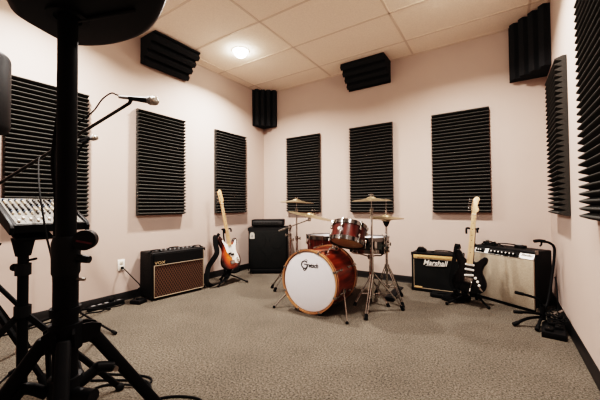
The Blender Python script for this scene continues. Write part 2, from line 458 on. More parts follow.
for x in (.04, w-.04):
    for y in (.04, d-.03): MB().cyl((x, y, 0), (x, y, .02), .014, .018, n=12).build('rubber_foot', M['rubber'], t)
for x in (0, w):
    for z in (.03, h-.018): MB().box((x, .018, z), (.008, .035, .035), bev=.003).build('corner_guard', M['black'], t)

# bass stack
A = amp_frame((.269, -.700, 0), (.835, .548)); w, h, d = .594, .70, .36
t = thing('bass_speaker_cabinet', 'tall black bass speaker cabinet with pale badge in the far left corner', 'speaker cabinet', A)
MB().box((w/2, d/2+.01, h/2+.035), (w, d-.02, h-.07), bev=.012, seg=3).build('cabinet', M['tolex'], t)
MB().box((w/2, .012, .045), (w-.05, .03, .06), bev=.006).build('kick_plate', M['black'], t)
MB().box((w/2, .004, .365), (w-.05, .014, .555), bev=.004).build('grille', M['mesh'], t)
for x in (.155, w-.155):
    for z in (.23, .49):
        MB().lathe([(.118, 0), (.124, -.004), (.118, -.007), (.108, -.004), (.112, 0)], Matrix.Translation((x, -.003, z)) @ UP.inverted() @ Matrix.Rotation(PI, 4, 'X'), n=32, closed=True).build('speaker_ring', M['grey2'], t)
pl = MB(); o = [(-.035, -.045), (.035, -.045), (.035, .02), (.028, .042), (.012, .052), (-.012, .052), (-.028, .042), (-.035, .02)]
bd = pl.prism(o, 0, .006, Matrix.Translation((.062, -.003, .572)) @ UP).build('badge', M['badge'], t)
MB().mesh(text_mesh('a', .085, .0008), Matrix.Translation((.060, -.010, .578)) @ UP).build('emblem', M['grey'], bd)
for x in (0, w):
    for z in (.075, h-.03): MB().box((x, .03, z), (.012, .05, .05), bev=.004).build('corner_guard', M['black'], t)
for x in (.06, w-.06):
    for y in (.06, d-.05): MB().cyl((x, y, 0), (x, y, .04), .02, .024, n=12).build('rubber_foot', M['rubber'], t)
A2 = A @ Matrix.Translation((.05, .01, h+.001))
t = thing('bass_amplifier_head', 'low black amp head standing on the bass speaker cabinet', 'amplifier', A2)
w2, h2, d2 = .49, .112, .30
MB().box((w2/2, d2/2, h2/2+.008), (w2, d2, h2-.016), bev=.008).build('case', M['tolex'], t)
MB().box((w2/2, -.001, h2/2+.006), (w2-.05, .012, h2-.055), bev=.003).build('front_panel', M['grey2'], t)
for k in range(9): MB().cyl((.05+k*.042, -.006, .066), (.05+k*.042, -.02, .066), .010, .008, n=12).build('knob', M['black'], t)
for x in (.03, w2-.03):
    for y in (.04, d2-.04): MB().cyl((x, y, 0), (x, y, .010), .012, n=10).build('rubber_foot', M['rubber'], t)
for x in (.03, w2-.03): MB().box((x, .01, h2-.01), (.05, .03, .018), bev=.004).build('corner_guard', M['black'], t)

# black combo with gold panel
A = amp_frame((2.557, -.335, 0), (1, 0.01)); w, h, d = .545, .452, .25
t = thing('combo_amplifier', 'black guitar combo amp with gold control panel and white script logo', 'amplifier', A)
mb = MB(); mb.box((w/2, d/2+.012, h/2+.008), (w, d-.024, h-.016), bev=.01, seg=3)
for x in (.009, w-.009): mb.box((x, .02, h/2+.008), (.018, .04, h-.016), bev=.004)
for z in (.02, h-.011): mb.box((w/2, .02, z), (w, .04, .02), bev=.004)
mb.build('cabinet', M['tolex'], t)
MB().box((w/2, .012, .212), (w-.05, .012, .345)).build('grille_cloth', M['mesh'], t)
p = MB().box((w/2, .008, .408), (w-.045, .014, .040), bev=.002).build('control_panel', M['gold'], t)
for k in range(9): MB().cyl((.075+k*.046, 0, .408), (.075+k*.046, -.014, .408), .009, .007, n=12).build('knob', M['gold'], t)
mb = MB(); mb.box((w/2, .004, .0395), (w-.05, .008, .008)); 
for x in (.026, w-.026): mb.box((x, .004, .205), (.007, .008, .335))
mb.box((w/2, .004, .384), (w-.05, .008, .004)); mb.build('piping', M['piping'], t)
MB().box((.075, .002, .048), (.085, .008, .020), bev=.002).build('model_plate', M['gold'], t)
mb = MB(); mb.mesh(text_mesh('Marshall', .082, .003, .28, bold=.0016), Matrix.Translation((.258, -.001, .342)) @ UP @ Matrix.Scale(.92, 4, (1, 0, 0)))
mb.box((.258, .001, .309), (.20, .004, .004), rot=Matrix.Rotation(-.03, 3, 'Y')); mb.build('logo', M['white'], t)
handle(MB(), w/2+.06, .10, h, .24, M['rubber'], t)
for x in (.0, w):
    for z in (.022, h-.016): MB().box((x, .018, z), (.010, .04, .036), bev=.003).build('corner_guard', M['black'], t)
for x in (.04, w-.04):
    for y in (.05, d-.03): MB().cyl((x, y, 0), (x, y, .018), .014, .018, n=12).build('rubber_foot', M['rubber'], t)
# small footswitch lying on its top
Bx = A @ T(.10, .09, h)
t = thing('foot_switch', 'small black footswitch box lying on top of the gold panel amp', 'footswitch', Bx)
MB().prism([(-.055, 0), (.055, 0), (.05, .03), (.015, .055), (-.035, .055), (-.05, .03)], -.035, .035, UP @ Matrix.Rotation(0, 4, 'Z'), bev=.006).build('case', M['black'], t)
for x in (-.02, .012): MB().cyl((x, 0, .05), (x, 0, .064), .008, n=10).build('button', M['darkchrome'], t)

# silver cloth combo
A = amp_frame((3.195, -.232, 0), (.832, -.555)); w, h, d = .625, .572, .26
t = thing('combo_amplifier', 'large combo amp with silver grey grille cloth in the right corner', 'amplifier', A)
MB().box((w/2, d/2+.018, h/2+.02), (w, d-.02, h-.044), bev=.012, seg=3).build('cabinet', M['tolex'], t)
MB().box((w/2, .008, .262), (w-.022, .02, .455), bev=.003).build('grille_cloth', M['silvercloth'], t)
cp = MB().poly([(.012, 0, .495), (w-.012, 0, .495), (w-.012, .035, .552), (.012, .035, .552), (.012, .05, .495), (w-.012, .05, .495), (w-.012, .05, .552), (.012, .05, .552)],
               [(0, 1, 2, 3), (4, 7, 6, 5), (0, 3, 7, 4), (1, 5, 6, 2), (3, 2, 6, 7), (0, 4, 5, 1)]).build('control_panel', M['alu'], t)
MB().poly([(.03, -.0015, .503), (.125, -.0015, .503), (.125, .028, .549), (.03, .028, .549)], [(0, 1, 2, 3)]).poly([(.17, -.0015, .498), (.48, -.0015, .498), (.48, .032, .5505), (.17, .032, .5505)], [(0, 1, 2, 3)]).build('control_inlay', M['black'], cp)
for k in range(10):
    x = (.048+k*.026) if k < 3 else (.218+(k-3)*.037)
    kn = MB().cyl((x, .010, .520), (x, -.012, .530), .012, .010, n=12).build('knob', M['black'], t)
    MB().cyl((x, -.012, .530), (x, -.0135, .5305), .007, n=10).build('knob_cap', M['white'], kn)
MB().mesh(text_mesh('Fender', .035, .001, .25), Matrix.Translation((w-.075, .012, .527)) @ Matrix.Rotation(-.55, 4, 'X') @ UP).build('logo', M['ink'], t)
for z in (.034, .491): MB().box((w/2, .004, z), (w-.02, .012, .006)).build('trim_strip', M['alu'], t)
handle(MB(), w/2-.03, .15, h, .26, M['rubber'], t)
for x in (.0, w):
    for z in (.03, h-.012): MB().box((x, .03, z), (.012, .04, .04), bev=.004).build('corner_guard', M['darkchrome'], t)
for x in (.06, w-.06):
    for y in (.06, d-.04): MB().cyl((x, y, 0), (x, y, .03), .02, .022, n=12).build('rubber_foot', M['rubber'], t)
Bx = A @ T(.12, .10, h-.002, .2)
t = thing('cable_bundle', 'coiled black cable lying on top of the silver cloth amp', 'cable', Bx)
for k in range(3):
    pts = [(.075*math.cos(a)*(1-.12*k), .05*math.sin(a)*(1-.1*k), .009+.012*k+.006*math.sin(3*a+k)) for a in [2*PI*i/14 for i in range(15)]]
    MB().tube(pts, .0055, n=8, smooth=4).build('coil', M['rubber'], t)
MB().tube([(.07, 0, .012), (.10, -.02, .03), (.13, -.05, .02), (.16, -.06, .008)], .0055, n=8).build('loose_end', M['rubber'], t)
MB().box((-.02, 0, .045), (.03, .02, .025), bev=.004).build('jack_plug', M['darkchrome'], t)
Bx = A @ T(.40, .17, h-.002, 0)
t = thing('effects_pedal', 'flat black pedal lying on top of the silver cloth amp', 'pedal', Bx)
MB().box((0, 0, .014), (.09, .06, .028), bev=.006).build('case', M['black'], t)
MB().box((-.012, 0, .030), (.05, .04, .005), bev=.002).build('foot_plate', M['grey'], t)

# ------------------------------------------------------------------ guitars; local x right, -y front, z along the neck, origin at the body end
BODY = [(0, 0), (.09, .008), (.145, .05), (.160, .115), (.138, .18), (.116, .225), (.124, .28), (.148, .325), (.152, .365), (.128, .384), (.100, .368), (.072, .335), (.045, .318),
        (.030, .326), (-.030, .326), (-.050, .336), (-.075, .362), (-.098, .405), (-.124, .430), (-.150, .422), (-.160, .385), (-.146, .34), (-.120, .28), (-.113, .23), (-.138, .17), (-.160, .11), (-.146, .05), (-.09, .008)]
def outline(pts, k=4, s=1.): return [(p.x*s, p.y*s) for p in crom([V((a, b, 0)) for a, b in pts], k, True)]
FR = Matrix.Rotation(PI/2, 4, 'X')     # outline plane (x,y) -> (x,z); extrude z -> -y (towards the front)
def guitar(name, label, cat, Mx, bodymat, guardmat, neckmat, scale, nut, bass):
    t = thing(name, label, cat, Mx)
    bo = outline(BODY, 4, scale)
    MB().prism(bo, -.022, .022, FR, bev=.010, seg=3).build('body', bodymat, t)
    s = scale
    if bass:
        pg = [(.02, .10), (.06, .065), (.11, .06), (.132, .10), (.118, .17), (.100, .22), (.108, .28), (.13, .33), (.128, .36), (.11, .352), (.08, .315), (.045, .295), (.03, .318), (-.03, .318), (-.06, .335), (-.09, .375), (-.105, .36), (-.085, .31), (-.07, .26), (-.06, .22), (-.03, .18), (.0, .15)]
    else:
        pg = [(.0, .115), (.05, .075), (.10, .07), (.125, .10), (.118, .17), (.104, .225), (.112, .29), (.128, .335), (.11, .345), (.08, .315), (.045, .292), (.03, .318), (-.03, .318), (-.06, .34), (-.085, .375), (-.105, .36), (-.09, .29), (-.085, .23), (-.075, .17), (-.05, .13)]
    MB().prism(outline(pg, 3, s), .0222, .0245, FR).build('pickguard', guardmat, t)
    # neck with fretboard to the nut
    z0, z1 = .295*s, nut; w0, w1 = (.031, .021) if bass else (.028, .021)
    mb = MB(); vs = []; 
    for z, w in ((z0, w0), (z1, w1)):
        for a in range(9):
            th = PI*a/8; vs.append((w*math.cos(th), -.030+.024*math.sin(th) if a not in (0, 8) else -.030, z))
        vs += [(-w, -.036, z), (w, -.036, z)]
    n = 11; fs = [(i, (i+1) % n, n+(i+1) % n, n+i) for i in range(n)]+[tuple(range(n)), tuple(range(n, 2*n))]
    mb.poly(vs, fs).build('neck', neckmat, t)
    sl = (nut-.105*s)
    mb = MB()
    for k in range(1, 21):
        z = nut-sl*(1-2**(-k/12)); 
        if z < z0+.005: break
        w = w1+(w0-w1)*(z1-z)/(z1-z0); MB().box((0, -.0365, z), (2*w, .0016, .0022)).build('fret', M['string'], t)
    mb = MB()
    for k in (3, 5, 7, 9, 12, 15):
        z = nut-sl*(1-(2**(-k/12)+2**(-(k-1)/12))/2); mb.cyl((0, -.0355, z), (0, -.0366, z), .004, n=10)
    mb.build('fret_markers', M['ink'], t)
    MB().box((0, -.036, nut), (2*w1, .010, .005)).build('nut', M['cream'], t)
    L = .205 if bass else .175
    if bass: hs = [(-.021, 0), (.021, 0), (.024, .02), (.036, .04), (.040, .065), (.034, .12), (.030, .16), (.026, .185), (.010, .203), (-.008, .198), (-.014, .183), (-.030, .175), (-.040, .165), (-.036, .11), (-.034, .05), (-.030, .02)]
    else: hs = [(-.021, 0), (.021, 0), (.025, .018), (.042, .030), (.048, .05), (.038, .068), (.030, .085), (.034, .11), (.040, .135), (.046, .155), (.034, .175), (.010, .180), (-.010, .168), (-.024, .150), (-.032, .11), (-.034, .05), (-.028, .015)]
    if not bass: hs = [(x*.86, y) for x, y in hs]
    MB().prism(outline(hs, 3), -.007, .007, Matrix.Translation((0, -.027, nut)) @ FR, bev=.002).build('headstock', neckmat, t)
    ns = 4 if bass else 6
    posts = []
    for k in range(ns):
        z = nut+(.035+k*(.041 if bass else .0235)); x = -.022; posts.append((x, z))
        tp = MB(); tp.cyl((x, -.034, z), (x, -.046, z), .0055 if bass else .004, n=10).cyl((x-.012, -.027, z), (-.055, -.027, z), .003, n=8)
        tp.box((-.062 if bass else -.054, -.027, z), (.022 if bass else .014, .006, .018 if bass else .010), bev=.002).build('tuning_peg', M['chrome'], t)
    # hardware
    if bass:
        pk = MB()
        pk.box((-.018, -.027, .195*s), (.050, .012, .026), bev=.003).box((.026, -.027, .178*s), (.050, .012, .026), bev=.003).build('pickup', M['black'], t)
        MB().box((0, -.027, .085*s), (.082, .010, .05), bev=.003).build('bridge', M['chrome'], t)
        for x, z in ((.085, .125), (.098, .10), (.10, .075)): MB().cyl((x*s, -.024, z*s), (x*s, -.042, z*s), .009, n=14).build('knob', M['chrome'], t)
    else:
        for z, a in ((.285, 0), (.235, 0), (.178, -.16)):
            pk = MB().box((0, -.028, z*s), (.086, .012, .020), rot=Matrix.Rotation(a, 3, 'Y'), bev=.005).build('pickup', M['white'], t)
            mm = MB()
            for q in range(6):
                mm.cyl(V((0, -.034, z*s))+Matrix.Rotation(a, 3, 'Y') @ V((-.026+q*.0104, 0, 0)), V((0, -.0348, z*s))+Matrix.Rotation(a, 3, 'Y') @ V((-.026+q*.0104, 0, 0)), .0028, n=8)
            mm.build('pole_pieces', M['string'], pk)
        MB().box((0, -.029, .132*s), (.078, .014, .045), bev=.003).build('bridge', M['chrome'], t)
        for x, z in ((.062, .160), (.084, .128), (.100, .095)): MB().lathe([(.013, 0), (.012, .012), (.009, .016), (0, .016)], Matrix.Translation((x*s, -.024, z*s)) @ FR, n=16).build('knob', M['white'], t)
        MB().tube([(.02, -.034, .13*s), (.035, -.055, .11*s), (.03, -.062, .05*s)], .003, n=8).build('tremolo_arm', M['chrome'], t)
        MB().cyl((.03, -.0615, .055*s), (.028, -.063, .025*s), .005, n=8).build('arm_tip', M['white'], t)
        MB().box((.118*s, -.030, .06*s), (.020, .012, .05), rot=Matrix.Rotation(-.7, 3, 'Y'), bev=.004).build('jack_plate', M['chrome'], t)
    st = MB()
    for k in range(ns):
        f = (k-(ns-1)/2); xb = f*(.019 if bass else .0105); xn = f*(.0105 if bass else .007)
        st.tube([(xb, -.040, .10*s), (xn, -.040, nut), (posts[k][0], -.042, posts[k][1])], .0011 if bass else .0007, n=5, smooth=0)
    st.build('strings', M['string'], t)
    for p in ((0, 0, -.001), (-.125*s, 0, .432*s)):
        MB().lathe([(.004, 0), (.004, .008), (.008, .012), (.008, .016), (0, .016)], Matrix.Translation(p) @ Matrix.Rotation(PI if p[2] < 0 else 0, 4, 'X'), n=10).build('strap_button', M['chrome'], t)
    return t

def guitar_stand(label, Mx, yoke_z, yoke_dx, rest_z, legs, group=None):
    """tubular A-stand: local -y front, z up; cradle arms at rest_z, yoke at (yoke_dx, yoke_y)"""
    t = thing('guitar_stand', label, 'guitar stand', Mx, group)
    hub = V((0, .06, .12))
    top = V((yoke_dx[0], yoke_dx[1], yoke_z))
    MB().cyl(hub-V((0, 0, .05)), hub+V((0, 0, .05)), .020, n=16).build('hub', M['black'], t)
    MB().tube([hub, hub.lerp(top, .5), top+V((0, .03, 0))], .010, smooth=0).build('upright_tube', M['blackmetal'], t)
    for p in legs:
        p = V(p)
        l = MB().tube([hub, hub.lerp(p, .5)+V((0, 0, .012)), V((p.x, p.y, .012))], .009, smooth=6).build('leg', M['blackmetal'], t)
        MB().sphere((p.x, p.y, .015), .015, n=12).build('rubber_foot', M['rubber'], l)
    for s in (-1, 1):
        a = MB().tube([hub+V((s*.01, -.01, .02)), V((s*.09, -.0, rest_z-.05)), V((s*.11, -.055, rest_z-.035)), V((s*.11, -.10, rest_z-.012)), V((s*.11, -.112, rest_z+.025))], .008, smooth=6).build('cradle_arm', M['blackmetal'], t)
        MB().tube([V((s*.11, -.06, rest_z-.03)), V((s*.11, -.10, rest_z-.010)), V((s*.11, -.113, rest_z+.03))], .012, smooth=6).build('padding', M['rubber'], a)
    mb = MB().tube([top+V((-.050, -.075, -.045)), top+V((-.050, -.07, .006)), top+V((-.046, -.03, .010)), top+V((-.03, .018, 0)), top+V((0, .03, 0)), top+V((.03, .018, 0)), top+V((.046, -.03, .010)), top+V((.050, -.07, .006)), top+V((.050, -.075, -.03))], .010, smooth=6)
    mb.build('neck_yoke', M['rubber'], t)
    return t

def lean(o, n, side, back):
    """guitar frame at o: front normal n (horizontal), tilted backwards by angle 'back' and sideways by 'side'"""
    n = V((n[0], n[1], 0)).normalized(); z = V((0, 0, 1)); x = z.cross(n) * 1.0      # x right when seen from the front
    x = V((-n.y, n.x, 0))
    zz = (z*math.cos(back)-n*math.sin(back)).normalized()
    zz = (zz*math.cos(side)+x*math.sin(side)).normalized()
    yy = zz.cross(x).normalized(); xx = yy.cross(zz)
    return basis(o, xx, yy, zz)

# sunburst bass
GB = lean((.470, -1.222, .185), (1, .02), -.012, .240)
g = guitar('bass_guitar', 'sunburst electric bass with white pickguard on a black stand by the left wall', 'bass guitar', GB, M['sun'], M['white'], M['maple2'], 1.06, .885, True)
gw = lambda q: GB @ V(q)
MB(g).strip([gw((-.135, .0, .452)), gw((-.150, .012, .475)), gw((-.175, .02, .45)), gw((-.190, .02, .36)), gw((-.205, .015, .24)), (.34, -1.50, .26), (.36, -1.55, .16), (.38, -1.575, .08), (.41, -1.55, .035), (.44, -1.48, .03), (.46, -1.38, .05), (.455, -1.30, .10), gw((-.03, .02, .005)), gw((0, .02, -.004))], .065, .006, (.6, .45, .25), 10).build('strap', M['rubber'], g)
S = basis((.40, -1.235, 0), (.12, 1, 0), (-1, .12, 0), (0, 0, 1))
yk = S.inverted() @ gw((0, -.0, .535))
guitar_stand('black tubular guitar stand under the sunburst bass', S, yk.z, (yk.x, yk.y+.01), .165, [(.16, -.20, 0), (-.22, -.10, 0), (.02, .20, 0)], 'guitar stands')

# black electric guitar
n = V((-.2, -.98, 0)).normalized()
GS = lean((3.172, -.622, .128), (n.x, n.y), .062, .125)
g = guitar('electric_guitar', 'black electric guitar with maple neck and white pickups before the right amps', 'guitar', GS, M['blacklac'], M['blacklac'], M['maple'], .98, .790, False)
gw = lambda q: GS @ V(q)
MB(g).strip([gw((-.122, -.0, .42)), gw((-.128, -.01, .455)), gw((-.140, 0, .465)), gw((-.150, 0, .44)), gw((-.152, -.01, .36)), gw((-.160, -.02, .22)), gw((-.165, -.02, .08)), gw((-.12, 0, -.02)), gw((-.05, .02, -.05)), gw((-.01, 0, -.02))], .04, .006, (1, .3, 0), 10).build('strap', M['rubber'], g)
S = basis((3.185, -.592, 0), (-n.y, n.x, 0), (-n.x, -n.y, 0), (0, 0, 1))
yk = S.inverted() @ gw((0, 0, .640))
guitar_stand('black tubular guitar stand under the black electric guitar', S, yk.z, (yk.x, yk.y+.01), .125, [(.17, -.02, 0), (-.17, -.16, 0), (.0, .22, 0)], 'guitar stands')

# ------------------------------------------------------------------ drums
def ring(r, z0, z1, th=.004, lip=.004):
    return [(r, z0), (r+th, z0), (r+th, z1), (r-lip, z1), (r-lip, z1-.004), (r, z1-.004)]
def drum(name, label, R, D, Mx, shell, nl, hoop=None, topm=None, botm=None, hoopm=None, badge=True, cat='drum', lugz=None):
    t = thing(name, label, cat, Mx)
    MB().lathe([(R, .012), (R, D-.012), (R-.008, D-.008), (R-.008, .008)], n=48, closed=True).build('shell', shell, t)
    hm = hoopm or M['hoopmetal']; hr = R+.004
    MB().lathe(ring(hr, D-.028, D+.012), n=48, closed=True).build('top_hoop', hm, t)
    MB().lathe([(a, D-b) for a, b in ring(hr, D-.028, D+.012)], n=48, closed=True).build('bottom_hoop', hm, t)
    MB().lathe([(0, D), (R-.012, D), (R-.002, D-.004), (R+.003, D-.012), (R+.003, D-.02)], n=48).build('top_head', topm or M['head'], t)
    MB().lathe([(0, 0), (R-.012, 0), (R-.002, .004), (R+.003, .012), (R+.003, .02)], n=48).build('bottom_head', botm or M['clearhead'], t)
    for k in range(nl):
        a = 2*PI*(k+.5)/nl; ca, sa = math.cos(a), math.sin(a)
        rot = Matrix.Rotation(a, 3, 'Z')
        for zc, z1 in ((D*.5+.03 if D > .25 else D*.62, D), (D*.5-.03 if D > .25 else D*.38, 0)):
            if D < .25: zc = D*.70 if z1 else D*.30
            else: zc = D-.085 if z1 else .085
            lg = MB(); lg.box((ca*(R+.010), sa*(R+.010), zc), (.020, .018, .034), rot=rot, bev=.005)
            lg.cyl((ca*(R+.014), sa*(R+.014), zc), (ca*(R+.014), sa*(R+.014), z1+(.014 if z1 else -.014)), .0035, n=8)
            lg.cyl((ca*(R+.012), sa*(R+.012), z1+(.018 if z1 else -.018)), (ca*(R+.012), sa*(R+.012), z1+(-.004 if z1 else .004)), .009, n=10)
            lg.build('lug', M['chrome'], t)
    return t

# bass drum: axis along the room, front head towards the camera side
BR = .283
BM = basis((1.935, -1.22, BR+.017), (1, 0, 0), (0, 0, 1), (0, -1, 0))
bd = thing('bass_drum', 'large reddish wood bass drum with white front head and script logo', 'drum', BM)
D = .455
MB().lathe([(BR, .012), (BR, D-.012), (BR-.008, D-.008), (BR-.008, .008)], n=64, closed=True).build('shell', M['shell'], bd)
for z0, nm, m in ((D-.034, 'front_hoop', M['hoop']), (-.006, 'rear_hoop', M['hoop'])):
    h_ = MB().lathe([(BR+.003, z0), (BR+.017, z0), (BR+.017, z0+.04), (BR+.003, z0+.04)], n=64, closed=True).build(nm, m, bd)
    zz = z0+.02
    MB().lathe([(BR+.0172, zz-.008), (BR+.0182, zz-.008), (BR+.0182, zz+.008), (BR+.0172, zz+.008)], n=64, closed=True).build('inlay_stripe', M['tomshell'] if nm == 'front_hoop' else M['chrome'], h_)
MB().lathe([(0, D-.004), (BR-.014, D-.004), (BR-.003, D-.009), (BR+.002, D-.02)], n=64).build('front_head', M['head'], bd)
MB().lathe([(0, .008), (BR-.014, .008), (BR+.002, .02)], n=64).build('batter_head', M['head'], bd)
for k in range(8):
    a = 2*PI*(k+.5)/8; ca, sa = math.cos(a), math.sin(a); rot = Matrix.Rotation(a, 3, 'Z')
    for zc, ze, dz in ((D*.70, D-.02, 1), (D*.30, .02, -1)):
        lg = MB().box((ca*(BR+.010), sa*(BR+.010), zc), (.022, .022, .046), rot=rot, bev=.006)
        lg.cyl((ca*(BR+.022), sa*(BR+.022), zc), (ca*(BR+.022), sa*(BR+.022), ze+dz*.01), .004, n=8).build('lug', M['chrome'], bd)
        cl = MB().box((ca*(BR+.022), sa*(BR+.022), ze-dz*.004), (.012, .026, .03), rot=rot, bev=.004)
        cl.box((ca*(BR+.012), sa*(BR+.012), ze+dz*.026), (.026, .022, .008), rot=rot, bev=.003)
        cl.cyl((ca*(BR+.022), sa*(BR+.022), ze-dz*.02), (ca*(BR+.022), sa*(BR+.022), ze-dz*.045), .007, n=8).build('claw', M['chrome'], bd)
# script logo on the front head: big G built from strokes plus smaller letters
LG = Matrix.Translation((-.012, .155, D-.0035)) @ Matrix.Scale(.72, 4)
mb = MB(T=LG)
gp = [(.012+.048*math.cos(a)*1.0, .048*math.sin(a), 0) for a in [math.radians(q) for q in (40, 70, 100, 135, 170, 205, 240, 275, 310, 340)]]
gp = [(x-.055, y, z) for x, y, z in gp]
mb.tube(gp, .008, n=6, smooth=4)
mb.tube([(-.050, .006, 0), (-.028, .006, 0), (-.004, .002, 0), (-.010, -.03, 0), (-.022, -.060, 0), (-.045, -.075, 0), (-.062, -.062, 0), (-.05, -.045, 0)], .0065, n=6, smooth=5)
mb.tube([(-.04, .062, 0), (-.015, .068, 0), (.0, .055, 0), (-.02, .045, 0)], .003, n=6, smooth=5)
mb.mesh(text_mesh('retsch', .080, .002, .25, bold=.0022), Matrix.Translation((.075, -.004, 0)) @ Matrix.Scale(.85, 4, (1, 0, 0)))
mb.build('logo', M['ink'], bd)
# spurs (front legs)
for s in (-1, 1):
    ho = BM.inverted() @ V((1.945+s*.27, -1.50, .21)); ft = BM.inverted() @ V((1.95+s*.395, -1.715, .010))
    sp = MB().cyl(ho, ft, .0085, .0075, n=10).build('spur_leg', M['chrome'], bd)
    MB().box(ho, (.035, .05, .05), bev=.008).build('bracket', M['chrome'], sp)
    MB().sphere(ft, .014, n=10).build('rubber_foot', M['rubber'], sp)
# tom mount on the bass drum
tm = MB(bd)
tm.box((2.06, -1.40, .582), (.075, .06, .03), bev=.006).cyl((2.06, -1.40, .59), (2.06, -1.385, .72), .0125, n=14).cyl((2.06, -1.385, .70), (2.06, -1.385, .735), .02, n=14)
tm.tube([(2.06, -1.385, .72), (2.045, -1.36, .755), (2.07, -1.33, .77)], .0095, smooth=4).build('tom_mount', M['chrome'], bd)

# rack tom
TM = Matrix.Translation((2.232, -1.452, .655)) @ Matrix.Rotation(math.radians(-25), 4, 'X')
TM = TM @ Matrix.Translation((0, 0, 0))
t = drum('rack_tom', 'small tilted dark red tom drum mounted above the bass drum', .160, .175, TM, M['tomshell'], 6)
MB().lathe([(0, .004), (.014, .003), (.016, 0)], Matrix.Translation((-.03, -.1575, .09)) @ Matrix.Rotation(PI/2, 4, 'X'), n=16).build('badge', M['cream'], t)
# floor tom
t = drum('floor_tom', 'dark red floor tom half hidden behind the bass drum', .200, .38, T(1.735, -.985, .285), M['tomshell'], 8)
for a in (.3, 2.4, 4.5):
    ca, sa = math.cos(a), math.sin(a)
    lg = MB().tube([(ca*.222, sa*.222, .22), (ca*.222, sa*.222, -.17), (ca*.245, sa*.245, -.22), (ca*.245, sa*.245, -.270)], .006, smooth=4).build('leg', M['chrome'], t)
    MB().box((ca*.214, sa*.214, .14), (.03, .03, .045), rot=Matrix.Rotation(a, 3, 'Z'), bev=.006).build('leg_bracket', M['chrome'], lg)
    MB().cyl((ca*.245, sa*.245, -.285), (ca*.245, sa*.245, -.255), .012, n=10).build('rubber_foot', M['rubber'], lg)
# snare
SN = T(2.315, -1.062, .545)
t = drum('snare_drum', 'shallow dark green snare drum behind the rack tom', .175, .135, SN, M['snareshell'], 8)
MB().box((.11, -.15, .07), (.03, .02, .09), rot=Matrix.Rotation(.9, 3, 'Z'), bev=.005).build('strainer', M['chrome'], t)

# ------------------------------------------------------------------ drum hardware
def tripod(t, base, hcol, rad, angs, m, hub_low=None, tube=.0125, leg_w=.009, foot=.018, double=True, pole_to=None, foot_z=0.):
    """pole, collars, double-braced legs with rubber feet, all in world coordinates under thing t"""
    b = V(base); low = hub_low if hub_low is not None else hcol*.42
    MB(t).cyl(b+V((0, 0, low-.05)), b+V((0, 0, pole_to or hcol+.1)), tube, n=16).build('pole', m, t)
    MB(t).cyl(b+V((0, 0, hcol-.02)), b+V((0, 0, hcol+.025)), tube*1.9, n=16).build('collar', m, t)
    MB(t).cyl(b+V((0, 0, low-.02)), b+V((0, 0, low+.02)), tube*1.7, n=16).build('lower_collar', m, t)
    for a in angs:
        rd = rad
        if isinstance(a, tuple): a, rd = a
        d = V((math.cos(a), math.sin(a), 0)); s = V((-d.y, d.x, 0))
        p0 = b+d*tube*1.6+V((0, 0, hcol)); p1 = b+d*rd+V((0, 0, .02+foot_z)); mid = p0.lerp(p1, .55)
        mb = MB(t)
        for q in ((-.011, .011) if double else (0,)): mb.cyl(p0+s*q, p1+s*q*.8, leg_w*.6 if double else leg_w, n=8)
        lg = mb.build('leg', m, t)
        MB(t).cyl(p1+(p0-p1).normalized()*.035, p1-V((0, 0, .018)), foot*.8, foot, n=12).build('rubber_foot', M['rubber'], lg)
        mb = MB(t); q0 = b+d*tube*1.5+V((0, 0, low)); mb.cyl(q0+s*.006, mid+s*.008, leg_w*.5, n=8).cyl(q0-s*.006, mid-s*.008, leg_w*.5, n=8)
        mb.build('brace', m, t)

def cymbal_mesh(R, h=.028):
    return MB().lathe([(.006, h+.012), (.022, h+.012), (.042, h+.004), (.052, h-.006), (R*.55, h*.35), (R*.85, .004), (R, -.004), (R, -.0052), (R*.85, .0028), (R*.55, h*.35-.0013), (.052, h-.0075), (.042, h+.0025), (.022, h+.0105), (.006, h+.0105)], n=56, closed=True)
def wing(t, p, m):
    p = V(p); mb = MB(t).cyl(p, p+V((0, 0, .02)), .008, n=10)
    mb.box(p+V((.012, 0, .016)), (.02, .005, .012), bev=.002).box(p+V((-.012, 0, .016)), (.02, .005, .012), bev=.002)
    return mb.build('wing_nut', m, t)
def wing_side(t, p, d):
    p = V(p); d = V(d).normalized(); mb = MB(t).cyl(p, p+d*.035, .006, n=8); mb.box(p+d*.035, (.012, .012, .036), bev=.003)
    return mb.build('wing_screw', M['chrome'], t)

def straight_stand(label, base, ztop, hcol, rad, angs):
    t = thing('cymbal_stand', label, 'cymbal stand', T(base[0], base[1], 0), 'chrome stands of the drum kit')
    b = V((base[0], base[1], 0))
    tripod(t, b, hcol, rad, angs, M['chrome'], pole_to=hcol+.20)
    MB(t).cyl(b+V((0, 0, hcol+.15)), b+V((0, 0, ztop-.10)), .0095, n=14).build('upper_tube', M['chrome'], t)
    MB(t).cyl(b+V((0, 0, hcol+.19)), b+V((0, 0, hcol+.235)), .019, n=14).build('height_clamp', M['chrome'], t)
    wing_side(t, b+V((.012, -.012, hcol+.21)), RX)
    MB(t).cyl(b+V((0, 0, ztop-.13)), b+V((0, 0, ztop-.075)), .016, n=14).box(b+V((0, 0, ztop-.075)), (.034, .022, .03), bev=.005).build('tilter', M['darkchrome'], t)
    MB(t).cyl(b+V((0, 0, ztop-.08)), b+V((0, 0, ztop+.075)), .004, n=10).build('cymbal_rod', M['chrome'], t)
    MB(t).cyl(b+V((0, 0, ztop+.012)), b+V((0, 0, ztop+.026)), .014, n=12).build('felt_washer', M['rubber'], t)
    wing(t, b+V((0, 0, ztop+.052)), M['chrome'])
    return t

